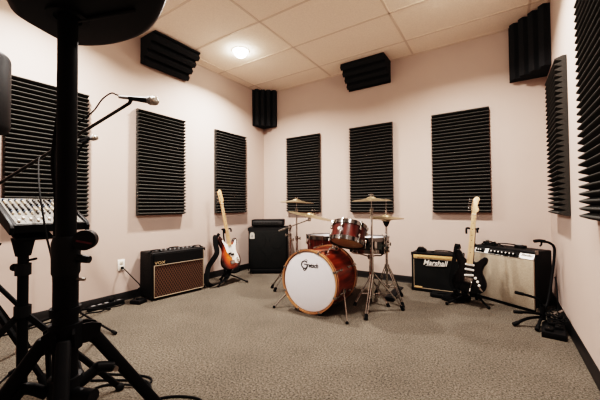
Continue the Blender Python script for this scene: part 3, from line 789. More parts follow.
# left crash on a straight stand
straight_stand('chrome straight cymbal stand at the left of the kit, behind the boom stand', (1.425, -1.106), 1.045, .42, .27, [-2.6, -.4, 1.6])
c = cymbal_mesh(.205).build('crash_cymbal', M['bronze']); c.matrix_basis = Matrix.Translation((1.425, -1.106, 1.058)) @ Matrix.Rotation(math.radians(-2), 4, 'X') @ Matrix.Rotation(math.radians(2), 4, 'Y')
tag(c, 'level bronze cymbal at upper left of the drum kit', 'cymbal', 'bronze cymbals')
# right crash
straight_stand('chrome straight cymbal stand at the right front of the kit', (2.432, -1.325), 1.047, .36, .24, [(-1.50, .22), (.75, .31), 2.1])
c = c.copy(); COL.objects.link(c); c.matrix_basis = Matrix.Translation((2.432, -1.325, 1.060)) @ Matrix.Scale(.90, 4) @ Matrix.Rotation(math.radians(2), 4, 'X')
tag(c, 'highest bronze cymbal at the right of the drum kit', 'cymbal', 'bronze cymbals')
# boom stand with ride
bs = V((1.388, -1.235, 0))
bs = V((1.385, -1.19, 0))
t = thing('boom_cymbal_stand', 'chrome boom cymbal stand at far left of the kit with slanted arm', 'cymbal stand', T(bs.x, bs.y, 0), 'chrome stands of the drum kit')
tripod(t, bs, .34, .30, [(2.98, .32), 1.9, .6], M['chrome'], pole_to=.62)
MB(t).cyl(bs+V((0, 0, .66)), bs+V((0, 0, .69)), .02, n=14).build('memory_lock', M['darkchrome'], t); wing_side(t, bs+V((-.01, -.01, .675)), -RX)
MB(t).cyl(bs+V((0, 0, .58)), bs+V((0, 0, .75)), .0105, n=14).build('upper_tube', M['chrome'], t)
MB(t).cyl(bs+V((0, 0, .60)), bs+V((0, 0, .645)), .02, n=14).build('height_clamp', M['chrome'], t); wing_side(t, bs+V((.01, -.01, .62)), RX)
piv = bs+V((0, 0, .77)); end = V((1.697, -1.257, .863)); bk = piv-(end-piv).normalized()*.20
MB(t).sphere(piv, .024, (1, 1, 1.1), n=14).cyl(piv-V((0, 0, .05)), piv, .015, n=12).build('boom_tilter', M['darkchrome'], t)
wing_side(t, piv+V((0, -.02, 0)), -FW)
MB(t).cyl(bk, end, .0065, n=12).build('boom_arm', M['chrome'], t)
MB(t).cyl(bk-(end-piv).normalized()*.005, bk+(end-piv).normalized()*.12, .011, n=12).build('arm_grip', M['alu'], t)
MB(t).box(end, (.03, .03, .04), bev=.008).build('cymbal_tilter', M['darkchrome'], t); wing_side(t, end, -FW)
rm = Matrix.Translation((1.722, -1.262, .902)) @ Matrix.Rotation(math.radians(13.5), 4, RX.cross(V((0, 0, 1))) * -1) @ Matrix.Rotation(math.radians(2), 4, 'X')
up = rm.to_3x3() @ V((0, 0, 1))
MB(t).cyl(end, V(rm.translation)+up*.075, .004, n=10).build('cymbal_rod', M['chrome'], t)
MB(t).cyl(V(rm.translation)+up*.044, V(rm.translation)+up*.058, .013, n=12).build('felt_washer', M['rubber'], t)
MB(t).cyl(V(rm.translation)+up*.058, V(rm.translation)+up*.072, .009, n=10).build('wing_nut', M['chrome'], t)
c = cymbal_mesh(.255, .024).build('ride_cymbal', M['bronze']); c.matrix_basis = rm
tag(c, 'wide tilted bronze ride cymbal sloping down toward the rack tom', 'cymbal', 'bronze cymbals')

# hi-hat
hb = V((2.435, -.892, 0))
t = thing('hi_hat', 'pair of bronze hi-hat cymbals on chrome pedal stand at the right of the kit', 'hi-hat', T(hb.x, hb.y, 0))
tripod(t, hb, .36, .25, [-.62, 2.4, 1.2], M['chrome'], pole_to=.60)
MB(t).cyl(hb+V((0, 0, .55)), hb+V((0, 0, .80)), .0105, n=14).build('upper_tube', M['chrome'], t)
MB(t).cyl(hb+V((0, 0, .58)), hb+V((0, 0, .625)), .02, n=14).build('height_clamp', M['chrome'], t); wing_side(t, hb+V((.01, -.01, .60)), RX)
MB(t).lathe([(.012, .785), (.022, .80), (.034, .83), (.034, .850), (0, .850)], Matrix.Translation(V((hb.x, hb.y, 0))), n=18).build('cymbal_seat', M['rubber'], t)
MB(t).cyl(hb+V((0, 0, .80)), hb+V((0, 0, 1.09)), .0035, n=8).build('pull_rod', M['chrome'], t)
cm = MB(t); cm.merge(cymbal_mesh(.183, .02).bm, Matrix.Translation(hb+V((0, 0, .882))) @ Matrix.Rotation(math.radians(3), 4, 'Y')); cm.build('top_cymbal', M['bronze'], t)
cm = MB(t); cm.merge(cymbal_mesh(.183, .02).bm, Matrix.Translation(hb+V((0, 0, .868))) @ Matrix.Rotation(PI, 4, 'X')); cm.build('bottom_cymbal', M['bronze'], t)
MB(t).cyl(hb+V((0, 0, .91)), hb+V((0, 0, .965)), .009, n=12).cyl(hb+V((0, 0, .905)), hb+V((0, 0, .925)), .015, n=12).build('clutch', M['chrome'], t)
pd = MB(t); pd.prism([(-.045, 0), (.045, 0), (.04, .25), (-.04, .25)], 0, .012, Matrix.Translation(hb+V((.02, .02, .03))) @ Matrix.Rotation(-.2, 4, 'Z') @ Matrix.Rotation(.25, 4, 'X'), bev=.003)
pd.box(hb+V((.02, .03, .02)), (.10, .09, .04), bev=.005).build('foot_pedal', M['black'], t)

# snare stand
sb = V((2.375, -1.16, 0))
sb = V((2.315, -1.062, -.017))
t = thing('snare_stand', 'chrome basket stand under the dark green snare drum', 'drum stand', T(sb.x, sb.y, 0), 'chrome stands of the drum kit')
tripod(t, sb, .26, .20, [-2.2, -.1, 1.9], M['chrome'], hub_low=.12, pole_to=.40)
MB(t).cyl(sb+V((0, 0, .36)), sb+V((0, 0, .49)), .010, n=12).build('upper_tube', M['chrome'], t)
MB(t).cyl(sb+V((0, 0, .475)), sb+V((0, 0, .515)), .026, n=14).build('basket_hub', M['darkchrome'], t)
for a in (-2.7, -.6, 1.5):
    d = V((math.cos(a), math.sin(a), 0)); ar = MB(t).tube([sb+V((0, 0, .50))+d*.02, sb+V((0, 0, .522))+d*.10, sb+V((0, 0, .533))+d*.175, sb+V((0, 0, .55))+d*.198, sb+V((0, 0, .585))+d*.203], .007, smooth=5).build('basket_arm', M['chrome'], t)
    MB(t).cyl(sb+V((0, 0, .545))+d*.200, sb+V((0, 0, .59))+d*.204, .011, n=10).build('rubber_grip', M['rubber'], ar)

# bass drum pedal behind the drum
t = thing('kick_pedal', 'black and chrome foot pedal at the rear of the bass drum', 'pedal', T(1.98, -1.05, 0))
mb = MB().box((0, .02, .008), (.11, .28, .016), bev=.004); mb.build('base_plate', M['black'], t)
MB().prism([(-.04, -.10), (.04, -.10), (.035, .14), (-.035, .14)], 0, .010, Matrix.Translation((0, .02, .05)) @ Matrix.Rotation(-.22, 4, 'X'), bev=.003).build('footboard', M['darkchrome'], t)
for s in (-1, 1): MB().cyl((s*.045, -.10, .01), (s*.045, -.10, .20), .009, n=10).build('post', M['chrome'], t)
MB().cyl((-.05, -.10, .19), (.05, -.10, .19), .008, n=10).build('axle', M['chrome'], t)
MB().cyl((0, -.10, .19), (0, -.075, .33), .004, n=8).sphere((0, -.078, .335), .024, (1, 1.2, .9), n=12).build('beater', M['cream'], t)

# ------------------------------------------------------------------ empty guitar stand and floor clutter at the right wall
t = thing('guitar_stand', 'empty black guitar stand with hooked neck between silver cloth amp and right wall', 'guitar stand', T(3.75, -.90, 0), 'guitar stands')
hub = V((3.735, -.915, .12))
MB(t).cyl(hub-V((0, 0, .06)), hub+V((0, 0, .06)), .02, n=16).build('hub', M['black'], t)
MB(t).tube([hub, (3.775, -.86, .20), (3.815, -.775, .40), (3.842, -.715, .585), (3.838, -.705, .645), (3.81, -.70, .672), (3.775, -.715, .682), (3.73, -.735, .688)], .0105, smooth=8).build('upright_tube', M['blackmetal'], t)
MB(t).tube([(3.755, -.725, .685), (3.752, -.728, .655), (3.742, -.74, .645)], .007, smooth=4).build('neck_yoke', M['rubber'], t)
MB(t).tube([(3.70, -.745, .684), (3.74, -.73, .689), (3.78, -.715, .684)], .014, smooth=4).build('neck_pad', M['rubber'], t)
for pts in ([hub+V((0, 0, .04)), (3.715, -.955, .215), (3.68, -.975, .245), (3.60, -1.0, .268), (3.547, -1.01, .278)], [hub+V((0, 0, -.02)), (3.66, -.965, .115), (3.537, -1.012, .115)]):
    a = MB(t).tube(pts, .010, smooth=6).build('cradle_arm', M['blackmetal'], t)
    e = V(pts[-1]); dq = (V(pts[-2])-e).normalized(); MB(t).cyl(e, e+dq*.06, .0135, n=12).build('padding', M['rubber'], a)
for p, pad in (((3.683, -1.069, .015), 1), ((3.53, -1.03, .014), 0), ((3.80, -.62, .014), 0)):
    l = MB(t).tube([hub-V((0, 0, .04)), hub.lerp(V(p), .5)+V((0, 0, .0)), V(p)], .011, smooth=6).build('leg', M['blackmetal'], t)
    d_ = (hub-V(p)).normalized(); MB(t).cyl(V(p), V(p)+d_*.045, .016, n=12).build('rubber_foot', M['rubber'], l)

a, b_ = V((3.70, -.93, 0)), V((3.83, -1.15, 0)); 
t = thing('pedal_board', 'flat black pedal board on carpet against the right baseboard', 'pedal board', T(3.80, -1.05, 0, -.10))
MB().prism([(-.085, -.13), (.06, -.13), (.06, .26), (-.04, .26), (-.085, .10)], 0, .045, None, bev=.006).build('base', M['black'], t)
for x, y in ((-.04, -.06), (.02, .02), (-.02, .10)): MB().box((x, y, .056), (.05, .085, .022), bev=.005).build('pedal', M['tolex'], t)
for x, y in ((-.04, -.085), (.02, -.005), (-.02, .075)): MB().cyl((x, y, .066), (x, y, .078), .009, n=12).build('switch_button', M['chrome'], t)
t = thing('cable_bundle', 'tangled black cables heaped on the pedal board by the right wall', 'cable', T(3.81, -.98, .09))
for k in range(4):
    pts = []
    for i in range(13):
        a_ = 2*PI*i/12; rr = .055+.015*math.sin(2*a_+k*1.7)
        pts.append((.01*math.sin(k*2.)+rr*math.cos(a_)*.9, .015*k-.03+rr*1.25*math.sin(a_), .001+.016*k+.008*math.sin(3*a_+k)))
    MB().tube(pts, .0055, n=8, smooth=4).build('coil', M['rubber'], t)
for q in ((.03, .05, .055), (-.02, -.03, .05), (.015, -.01, .065)): MB().cyl(q, (q[0]+.02, q[1]+.022, q[2]+.008), .007, n=10).build('jack_plug', M['chrome'], t)
t = thing('power_cable', 'black cable hanging behind the empty stand by the right wall', 'cord', T(3.86, -.6, 0))
MB(t).tube([(3.872, -.43, .33), (3.876, -.50, .26), (3.872, -.56, .16), (3.868, -.62, .06), (3.862, -.72, .02), (3.855, -.80, .012), (3.86, -.86, .012)], .006, n=8).build('cable', M['rubber'], t)

# floor clutter between the gold panel amp and the black guitar
t = thing('guitar_cable', 'black cable coil on the carpet below the gold panel amp', 'cable', T(3.02, -.53, 0))
for k in range(4):
    pts = [(.11*math.cos(a_)*(1-.08*k)+.012*math.sin(k*2), .07*math.sin(a_)*(1-.06*k), .008+.011*k+.004*math.sin(2*a_+k)) for a_ in [2*PI*i/14 for i in range(15)]]
    MB().tube(pts, .0065, n=8, smooth=4).build('coil', M['rubber'], t)
t = thing('gig_bag', 'flat black folded bag on carpet in front of the gold panel amp', 'bag', T(2.985, -.455, 0, .05))
o_ = [(-.17, -.06), (.15, -.065), (.18, -.02), (.17, .05), (-.15, .06), (-.185, .02)]
MB().prism(outline(o_, 4), 0, .045, None, bev=.014, seg=3).build('bag_body', M['rubber'], t)
MB().tube([(-.12, -.05, .047), (-.08, -.02, .052), (.08, -.02, .052), (.13, -.05, .047)], .008, n=8).build('bag_handle', M['black'], t)

# floor boxes and cables by the left wall
t = thing('power_adapter', 'flat black pedal box on carpet beside the diamond cloth amp', 'pedal', T(.235, -2.345, 0, .35))
MB().prism([(-.06, -.06), (.06, -.06), (.06, .05), (-.06, .05)], 0, .04, None, bev=.008).build('case', M['black'], t)
MB().cyl((0, -.02, .038), (0, -.02, .052), .012, n=12).build('button', M['rubber'], t)
t = thing('power_strip', 'long black power strip on the carpet along the left baseboard', 'power strip', T(.09, -2.60, 0, PI/2))
MB().box((0, 0, .022), (.34, .055, .044), bev=.008).build('case', M['black'], t)
for k in range(5): MB().box((-.12+k*.06, 0, .045), (.035, .03, .003), bev=.001).build('socket', M['grey'], t)
MB().box((.05, 0, .062), (.04, .035, .035), bev=.006).build('plug', M['rubber'], t)
t = thing('power_cable', 'loose black cord running along the carpet by left baseboard', 'cord', T(.15, -2.6, 0))
MB(t).tube([(.09, -2.43, .02), (.14, -2.45, .008), (.17, -2.52, .006), (.14, -2.62, .006), (.20, -2.70, .006), (.15, -2.80, .006), (.22, -2.9, .006), (.12, -3.05, .006), (.16, -3.3, .006), (.10, -3.6, .006)], .006, n=8).build('cable', M['rubber'], t)

# ------------------------------------------------------------------ microphones
def microphone(label, a, b, sc=1.):
    a, b = V(a), V(b); d = (b-a).normalized()
    t = thing('microphone', label, 'microphone', Matrix.Translation(a) @ frame_z(d) @ Matrix.Scale(sc, 4), 'vocal microphones on stands')
    MB().lathe([(0, 0), (.010, 0), (.0115, .004), (.0125, .02), (.0175, .105), (.0195, .110), (0, .112)], n=20).build('handle', M['black'], t)
    MB().lathe([(.0195, .108), (.0235, .116), (.0255, .122), (.0255, .127), (.0235, .130), (0, .130)], n=20).build('collar', M['grey'], t)
    MB().lathe([(.0235, .128), (.0255, .136), (.0255, .146), (.022, .158), (.013, .166), (0, .168)], n=20).build('grille', M['micgrille'], t)
    MB().cyl((0, 0, -.055), (0, 0, .002), .0085, .0095, n=12).build('plug', M['grey'], t)
    return t
DN = RX
m1a = V((1.500, -3.105, 1.706)); m1b = V((1.652, -3.005, 1.684))
microphone('silver headed black microphone on the boom arm, nearer and higher', m1a-(m1b-m1a).normalized()*.012, m1b, 1.14)
m2a = V((.360, -2.953, 1.606)); m2b = V((.505, -2.860, 1.635))
microphone('smaller distant black microphone seen just right of the speaker pole', m2a, m2b)

def mic_tripod(t, b, feet, hcol):
    MB(t).cyl(b+V((0, 0, .06)), b+V((0, 0, hcol+.10)), .0105, n=14).build('pole', M['blackmetal'], t)
    MB(t).cyl(b+V((0, 0, hcol-.04)), b+V((0, 0, hcol+.03)), .02, n=14).build('leg_hub', M['black'], t)
    for f in feet:
        f = V(f); d = V((f.x-b.x, f.y-b.y, 0)).normalized()
        l = MB(t).cyl(b+d*.015+V((0, 0, hcol)), f+V((0, 0, .012)), .008, n=10).build('leg', M['blackmetal'], t)
        q = f+V((0, 0, .014)); e = (b+V((0, 0, hcol))-q).normalized(); MB(t).cyl(q, q+e*.05, .012, n=10).build('rubber_foot', M['rubber'], l)
# boom stand, just behind the speaker pole
bp = V((1.115, -3.275, 0)); t = thing('microphone_stand', 'tripod microphone stand with long boom arm rising to the right', 'microphone stand', T(bp.x, bp.y, 0), 'microphone stands')
mic_tripod(t, bp, [bp+FW*.30-RX*.05, bp-RX*.27-FW*.14, bp+RX*.22-FW*.20], .16)
MB(t).cyl(bp+V((0, 0, .28)), bp+V((0, 0, 1.40)), .008, n=12).build('upper_tube', M['blackmetal'], t)
MB(t).cyl(bp+V((0, 0, .80)), bp+V((0, 0, .88)), .016, n=12).build('height_clutch', M['black'], t)
bf = V((1.497, -3.112, 1.672)); bb = V((.676, -3.628, 1.090))
pv = bf.lerp(bb, .47); 
MB(t).tube([bp+V((0, 0, 1.36)), pv-V((0, 0, .02))], .012, smooth=0).sphere(pv, .026, (1, 1, 1.2), n=12).build('boom_clutch', M['black'], t)
MB(t).cyl(bb, bf, .0098, n=14).build('boom_arm', M['satin'], t)
MB(t).cyl(bb, bb.lerp(bf, .12), .016, n=12).build('counterweight', M['rubber'], t)
MB(t).cyl(bf.lerp(bb, .05), bf, .010, n=12).cyl(bf-V((0, 0, .002)), bf+V((.012, .008, .03)), .010, .012, n=12).build('mic_clip', M['black'], t)
# second stand
b2 = V((.33, -2.965, 0)); t = thing('microphone_stand', 'distant straight microphone stand hidden behind the speaker pole', 'microphone stand', T(b2.x, b2.y, 0), 'microphone stands')
mic_tripod(t, b2, [(.213, -2.622, 0), (.89, -2.892, 0), (.10, -3.22, 0)], .12)
MB(t).cyl(b2+V((0, 0, .3)), b2+V((0, 0, 1.40)), .008, n=12).build('upper_tube', M['blackmetal'], t)
MB(t).tube([b2+V((0, 0, 1.38)), (.335, -2.962, 1.45), (.37, -2.945, 1.54), (.405, -2.922, 1.592)], .009, smooth=6).build('gooseneck', M['blackmetal'], t)
MB(t).cyl((.385, -2.935, 1.585), (.425, -2.910, 1.604), .019, n=12).build('mic_clip', M['black'], t)
# microphone cable
t = thing('microphone_cable', 'thin black cable arching from the boom microphone to the stand', 'cable', T(1.4, -3.17, 1.7))
MB(t).tube([m1a-(m1b-m1a).normalized()*.04, m1a-(m1b-m1a).normalized()*.09+V((0, 0, .012)), (1.400, -3.175, 1.738), (1.350, -3.205, 1.700), (1.30, -3.235, 1.625), (1.222, -3.285, 1.55), (1.15, -3.31, 1.47), (1.10, -3.33, 1.40), (1.055, -3.37, 1.33)], .0045, n=8).build('cable', M['rubber'], t)

# ------------------------------------------------------------------ mixer on its stand
tl = math.radians(19.5)
MX = basis((1.45, -3.645, .924), (0, 1, 0), (-math.cos(tl), 0, math.sin(tl)), (math.sin(tl), 0, math.cos(tl)))   # x along the front edge, y towards the back, z out of the panel
t = thing('mixing_console', 'grey audio mixer with rows of knobs and faders at the left photo edge', 'mixer', MX)
mw, md = .315, .43
MB().prism([(0, -.042), (md, -.042), (md, .0), (md-.06, .018), (.35*md, .006), (0, .0)], 0, mw, basis((0, 0, 0), (0, 1, 0), (0, 0, 1), (1, 0, 0)), bev=.003).build('case', M['black'], t)
MB().poly([(.012, .010, .0028), (mw-.012, .010, .0028), (mw-.012, md*.35, .0085), (.012, md*.35, .0085)], [(0, 1, 2, 3)]).poly([(.012, md*.35, .0085), (mw-.012, md*.35, .0085), (mw-.012, md-.06, .0200), (.012, md-.06, .0200)], [(0, 1, 2, 3)]).build('panel', M['mixgrey'], t)
for x in (-.008, mw+.008): MB().prism([(-.012, -.046), (md+.005, -.046), (md+.005, .010), (md-.05, .028), (.30*md, .014), (.01, .006), (-.012, -.01)], -.009, .009, basis((x, 0, 0), (0, 1, 0), (0, 0, 1), (1, 0, 0)), bev=.004).build('end_cheek', M['black'], t)
nch = 11
cols = [M['cream'], M['grey'], M['blue'], M['mixgrey'], M['black'], M['cream'], M['grey']]
for c_ in range(nch):
    x = .027+c_*(mw-.054)/(nch-1)
    for r_ in range(9):
        y = md*.30+.010+r_*(md*.70-.085)/9; z = .009+(y-md*.35)/(md*.65-.06)*.0115
        MB().cyl((x, y, z), (x, y, z+.012), .0062, .0050, n=8).build('knob', cols[(r_*2+(c_//4)) % 7], t)
    y = .030+.018*((c_*5) % 3); MB().box((x, y+.010, .010), (.011, .018, .013), bev=.003).build('fader_cap', M['white'], t)
mb = MB()
for c_ in range(nch):
    x = .027+c_*(mw-.054)/(nch-1); mb.box((x, .068, .0055), (.0025, .085, .001), rot=Matrix.Rotation(.03, 3, 'X'))
mb.build('fader_slots', M['ink'], t)
mp = V((1.47, -3.615, 0)); mp = V((1.36, -3.585, 0))
t = thing('mixer_stand', 'black tripod stand holding up the audio mixer', 'stand', T(mp.x, mp.y, 0))
MB(t).cyl(mp+V((0, 0, .08)), mp+V((0, 0, .80)), .023, n=18).build('pole', M['blackmetal'], t)
MB(t).cyl(mp+V((0, 0, .66)), mp+V((0, 0, .72)), .034, n=18).build('height_collar', M['black'], t)
kn = mp-RX*.045+V((0, 0, .70)); MB(t).cyl(mp+V((0, 0, .70)), kn, .008, n=8).sphere(kn, .020, n=12).build('clamp_knob', M['black'], t)
MB(t).cyl(mp+RX*.02+V((0, 0, .735)), mp+RX*.07+V((0, 0, .745)), .006, n=8).build('locking_lever', M['black'], t)
MB(t).box((1.345, -3.55, .872), (.15, .16, .014), rot=Matrix.Rotation(tl, 3, 'Y'), bev=.004).cyl(mp+V((0, 0, .76)), mp+V((0, 0, .855)), .032, .05, n=18).build('support_plate', M['blackmetal'], t)
hz = .47
MB(t).cyl(mp+V((0, 0, hz-.025)), mp+V((0, 0, hz+.03)), .036, n=18).build('leg_hub', M['black'], t)
for d in (RX*.85+FW*.2, -RX*.45-FW*.75, -RX*.6+FW*.7):
    d = d.normalized(); f = mp+d*.46+V((0, 0, .015))
    l = MB(t).box(mp.lerp(f, .5)+V((0, 0, hz/2)), (.03, .016, (V((d.x*.46, d.y*.46, hz))).length), rot=((mp+V((0, 0, hz))-f).to_track_quat('Z', 'X')).to_matrix(), bev=.004).build('leg', M['blackmetal'], t)
    MB(t).sphere(f, .022, n=10).build('rubber_foot', M['rubber'], l)
MB(t).cyl(mp+V((0, 0, hz+.01)), mp-RX*.20+V((0, 0, hz+.20)), .011, n=10).build('brace', M['blackmetal'], t)
MB(t).box(mp+V((-.010, -.022, .27)), (.012, .004, .035), bev=.001).build('tag_label', M['white'], t)

# ------------------------------------------------------------------ loudspeakers and stands
SPB = V((2.656, -3.852, 0))
def speaker_stand(label, b, zt, turn=0.):
    t = thing('speaker_stand', label, 'speaker stand', T(b.x, b.y, 0, turn), 'tripod speaker stands')
    rx = RX.copy(); f_ = FW.copy(); Z = lambda z: b+V((0, 0, z))
    q = Matrix.Rotation(turn, 3, 'Z'); rx = q @ rx; f_ = q @ f_
    MB(t).cyl(Z(.10), Z(.90), .0235, n=24).build('base_tube', M['blackmetal'], t)
    MB(t).cyl(Z(.88), Z(zt+.08), .0190, n=24).build('upper_tube', M['blackmetal'], t)
    MB(t).lathe([(.024, .86), (.0265, .865), (.027, .93), (.023, .945), (.019, .945)], Matrix.Translation(b), n=24).build('height_collar', M['black'], t)
    kc = Z(.938)+rx*.053-f_*.014
    k = MB(t).cyl(Z(.935)+rx*.02, Z(.935)+rx*.05, .012, n=12).cyl(kc-(rx*.35-f_*.94).normalized()*.012, kc+(rx*.35-f_*.94).normalized()*.012, .0215, n=24).build('clamp_knob', M['black'], t)
    nn = (rx*.35-f_*.94).normalized(); xx = V((0, 0, 1)).cross(nn).normalized()
    MB(t).box(kc+nn*.0125-V((0, 0, .004)), (.030, .002, .004), rot=basis((0, 0, 0), xx, nn, (0, 0, 1)).to_3x3() @ Matrix.Rotation(.25, 3, 'Y')).build('red_stripe', M['red'], k, label='dark red stripe across the clamp knob')
    MB(t).cyl(Z(.897)+rx*.022, Z(.893)+rx*.052, .010, .008, n=12).build('locking_pin', M['black'], t)
    MB(t).cyl(Z(.850)+rx*.02, Z(.850)+rx*.042, .0035, n=8).build('pin', M['darkchrome'], t)
    MB(t).cyl(Z(.775), Z(.790), .029, n=24).build('ring_clamp', M['blackmetal'], t)
    MB(t).cyl(Z(.70), Z(.755), .031, n=24).build('leg_collar', M['blackmetal'], t)
    MB(t).cyl(Z(.585), Z(.64), .031, n=24).build('lower_collar', M['black'], t)
    dirs = [-rx*.82-f_*.57, rx*.60+f_*.80, rx*.55-f_*.83]
    dirs = [d.normalized() for d in dirs]
    for d in dirs:
        s = V((-d.y, d.x, 0)); p0 = Z(.727)+d*(.045 if d is dirs[1] else .034); f = b+d*.50+V((0, 0, .014))
        for e in (-1, 1): 
            bk_ = 1. if d is dirs[1] else .62
            br = MB(t).prism([(0, -.018), (.035*bk_, -.022), (.060*bk_, -.012), (.064*bk_, .012), (.045*bk_, .020), (0, .024)], -.0025, .0025, basis(Z(.727)+s*e*.016, d, V((0, 0, 1)), d.cross(V((0, 0, 1)))), bev=0).build('leg_bracket', M['blackmetal'], t)
        ax = (p0-f); rot = basis((0, 0, 0), s, ax.normalized().cross(s) , ax.normalized()).to_3x3()
        l = MB(t).box((p0+f)/2, (.026, .026, ax.length), rot=rot, bev=.007, seg=3).build('leg', M['blackmetal'], t)
        MB(t).cyl(f-V((0, 0, .014)), f+ax.normalized()*.05, .022, .020, n=14).build('rubber_foot', M['rubber'], l)
        m_ = p0.lerp(f, .22); q0 = Z(.612)+d*.030
        if d is dirs[1]: m_ = p0.lerp(f, .14)-f_*.024; q0 = q0-f_*.02
        MB(t).tube([q0, q0+d*.04+V((0, 0, .022)), m_-d*.03+V((0, 0, .012)), m_], .0115, n=12, smooth=6).build('brace', M['blackmetal'], t)
        MB(t).cyl(m_-s*.020, m_+s*.020, .006, n=10).build('bolt', M['darkchrome'], t)
    hx = (rx*.9-f_*.3).normalized(); MB(t).cyl(Z(.607)+hx*.02, Z(.612)+hx*.085, .013, n=14).build('locking_screw', M['black'], t)
    return t
speaker_stand('near black speaker stand pole filling the left foreground', SPB, 1.44)

def speaker(label, plan, z0, h, c, m, turn=0, bev=.022):
    t = thing('loudspeaker', label, 'loudspeaker', T(c[0], c[1], z0, turn), 'loudspeakers on tripod stands')
    o = outline([(p[0]-c[0], p[1]-c[1]) for p in plan], 4)
    MB().prism(o, 0, h, None, bev=bev, seg=5).build('cabinet', m, t)
    return t, o
plan = [(2.608, -3.946), (2.562, -3.92), (2.535, -3.872), (2.517, -3.822), (2.524, -3.783), (2.57, -3.749), (2.626, -3.727), (2.702, -3.714), (2.765, -3.719), (2.827, -3.738), (2.88, -3.762), (2.918, -3.80), (2.925, -3.85), (2.90, -3.92), (2.85, -3.985), (2.78, -4.03), (2.70, -4.02)]
plan = [(2.72+(a-2.72)*1.04, -3.85+(b+3.85)*1.04) for a, b in plan]
t, o = speaker('black loudspeaker seen from below at the top left, on the near stand', plan, 1.437, .58, (2.70, -3.86), M['black'])
MB().lathe([(.027, 0), (.040, 0), (.040, -.005), (.027, -.005)], Matrix.Translation((SPB.x-2.70, SPB.y+3.86, 0)), n=28, closed=True).build('pole_socket', M['black'], t)
MB().box((.03, .05, -.003), (.16, .008, .006), rot=Matrix.Rotation(.35, 3, 'Z'), bev=.002).box((.09, -.02, -.003), (.13, .008, .006), rot=Matrix.Rotation(1.0, 3, 'Z'), bev=.002).build('bottom_rib', M['black'], t)
go = [(p[0]*1.012, p[1]*1.012) for p in o if p[0] > .06 and p[1] > -.02]
for_ = [(p[0], p[1], z) for z in (.05, .53) for p in go]; n_ = len(go)
MB().poly([(x, y, z) for x, y, z in for_], [(i, i+1, n_+i+1, n_+i) for i in range(n_-1)]).build('front_grille', M['mesh'], t)
# left loudspeaker at the frame edge, on its own stand
c2 = V((.872, -3.758, 0)); ex = RX
def loc(a, b): q = c2+RX*a+FW*b; return (q.x, q.y)
plan2 = [loc(*p) for p in ((.195, -.10), (.205, .0), (.19, .12), (.12, .17), (-.12, .17), (-.19, .12), (-.205, 0), (-.195, -.10), (-.13, -.19), (0, -.215), (.13, -.19))]
t, o2 = speaker('dark grey loudspeaker cut off by the left photo edge', plan2, 1.455, .50, (c2.x, c2.y), M['black'], bev=.05)
go = [(p[0]*1.012, p[1]*1.012) for p in o2 if (V((p[0], p[1], 0)).dot(FW)) < -.08]; n_ = len(go)
MB().poly([(x, y, z) for z in (.05, .46) for x, y in go], [(i, i+1, n_+i+1, n_+i) for i in range(n_-1)]).build('front_grille', M['mesh'], t)
MB().lathe([(.027, 0), (.040, 0), (.040, -.005), (.027, -.005)], None, n=28, closed=True).build('pole_socket', M['black'], t)
speaker_stand('second speaker stand outside the left photo edge under the dark grey loudspeaker', c2, 1.455, 2.6)

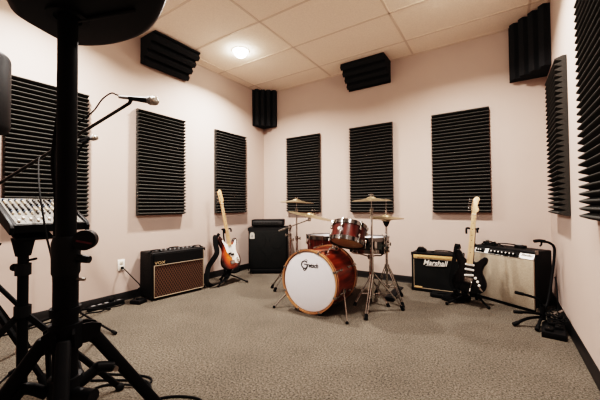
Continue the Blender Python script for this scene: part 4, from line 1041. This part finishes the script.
# cables hanging on the near stand and lying on the carpet
t = thing('speaker_cable', 'black cable running down the near speaker stand pole', 'cable', T(2.55, -3.84, 0))
MB(t).tube([(2.575, -3.83, 1.437), (2.570, -3.834, 1.39), (2.562, -3.836, 1.33), (2.560, -3.835, 1.25), (2.548, -3.842, 1.125), (2.558, -3.838, 1.03), (2.57, -3.843, .95), (2.585, -3.845, .86), (2.59, -3.85, .76), (2.585, -3.86, .66), (2.58, -3.83, .4), (2.50, -3.72, .12), (2.38, -3.58, .008), (2.2, -3.45, .007), (2.0, -3.40, .007)], .0055, n=8).build('cable', M['rubber'], t)
t = thing('microphone_cable', 'thin black cable hanging from the boom arm in front of the mixer', 'cable', T(1.4, -3.6, 1.0))
MB(t).tube([(1.031, -3.405, 1.340), (1.06, -3.435, 1.322), (1.291, -3.505, 1.224), (1.571, -3.582, 1.098), (1.683, -3.601, .977), (1.721, -3.597, .872), (1.739, -3.583, .762), (1.718, -3.568, .582), (1.682, -3.550, .360), (1.45, -3.46, .12), (1.42, -3.40, .007), (1.30, -3.30, .007), (1.15, -3.28, .007)], .0042, n=8).build('cable', M['rubber'], t)
t = thing('speaker_cable', 'black cable looped on the carpet beside the near stand leg', 'cable', T(1.7, -3.15, 0))
MB(t).tube([(1.30, -3.30, .006), (1.443, -3.222, .006), (1.54, -3.17, .006), (1.645, -3.115, .006), (1.72, -3.10, .006), (1.765, -3.125, .006), (1.76, -3.17, .007), (1.68, -3.22, .014), (1.58, -3.27, .007), (1.56, -3.34, .006), (1.64, -3.38, .006), (1.80, -3.35, .006), (1.90, -3.25, .006), (1.84, -3.17, .012), (1.74, -3.14, .014), (1.62, -3.19, .007), (1.45, -3.30, .006)], .006, n=8).build('cable', M['rubber'], t)
t = thing('speaker_cable', 'black cable curving on the carpet at the lower photo edge', 'cable', T(2.0, -3.12, 0))
MB(t).tube([(1.80, -3.42, .006), (1.87, -3.30, .006), (1.942, -3.185, .006), (2.017, -3.115, .006), (2.127, -3.075, .006), (2.20, -3.12, .006), (2.22, -3.25, .006), (2.15, -3.42, .006)], .006, n=8).build('cable', M['rubber'], t)
for lb, pts in (('black cable on the carpet left of the mixer stand', [(.55, -3.35, .006), (.80, -3.25, .006), (1.0, -3.32, .006), (1.25, -3.40, .006), (1.5, -3.42, .006)]),
                ('black cable hanging under the mixer at the left photo edge', [(1.30, -3.66, .83), (1.28, -3.69, .76), (1.30, -3.70, .66), (1.28, -3.72, .56), (1.25, -3.73, .3), (1.2, -3.72, .05), (1.1, -3.65, .006), (.9, -3.5, .006)])):
    t = thing('audio_cable', lb, 'cable', T(*pts[0])); MB(t).tube(pts, .006, n=8).build('cable', M['rubber'], t)

# ------------------------------------------------------------------ world and colour
w = bpy.data.worlds.new('world'); scn.world = w; w.use_nodes = True
w.node_tree.nodes['Background'].inputs['Color'].default_value = (.5, .45, .4, 1); w.node_tree.nodes['Background'].inputs['Strength'].default_value = .1
scn.view_settings.view_transform = 'Filmic'
scn.view_settings.look = 'Very High Contrast'
scn.view_settings.exposure = 0.
scn.cycles.max_bounces = 10; scn.cycles.diffuse_bounces = 6
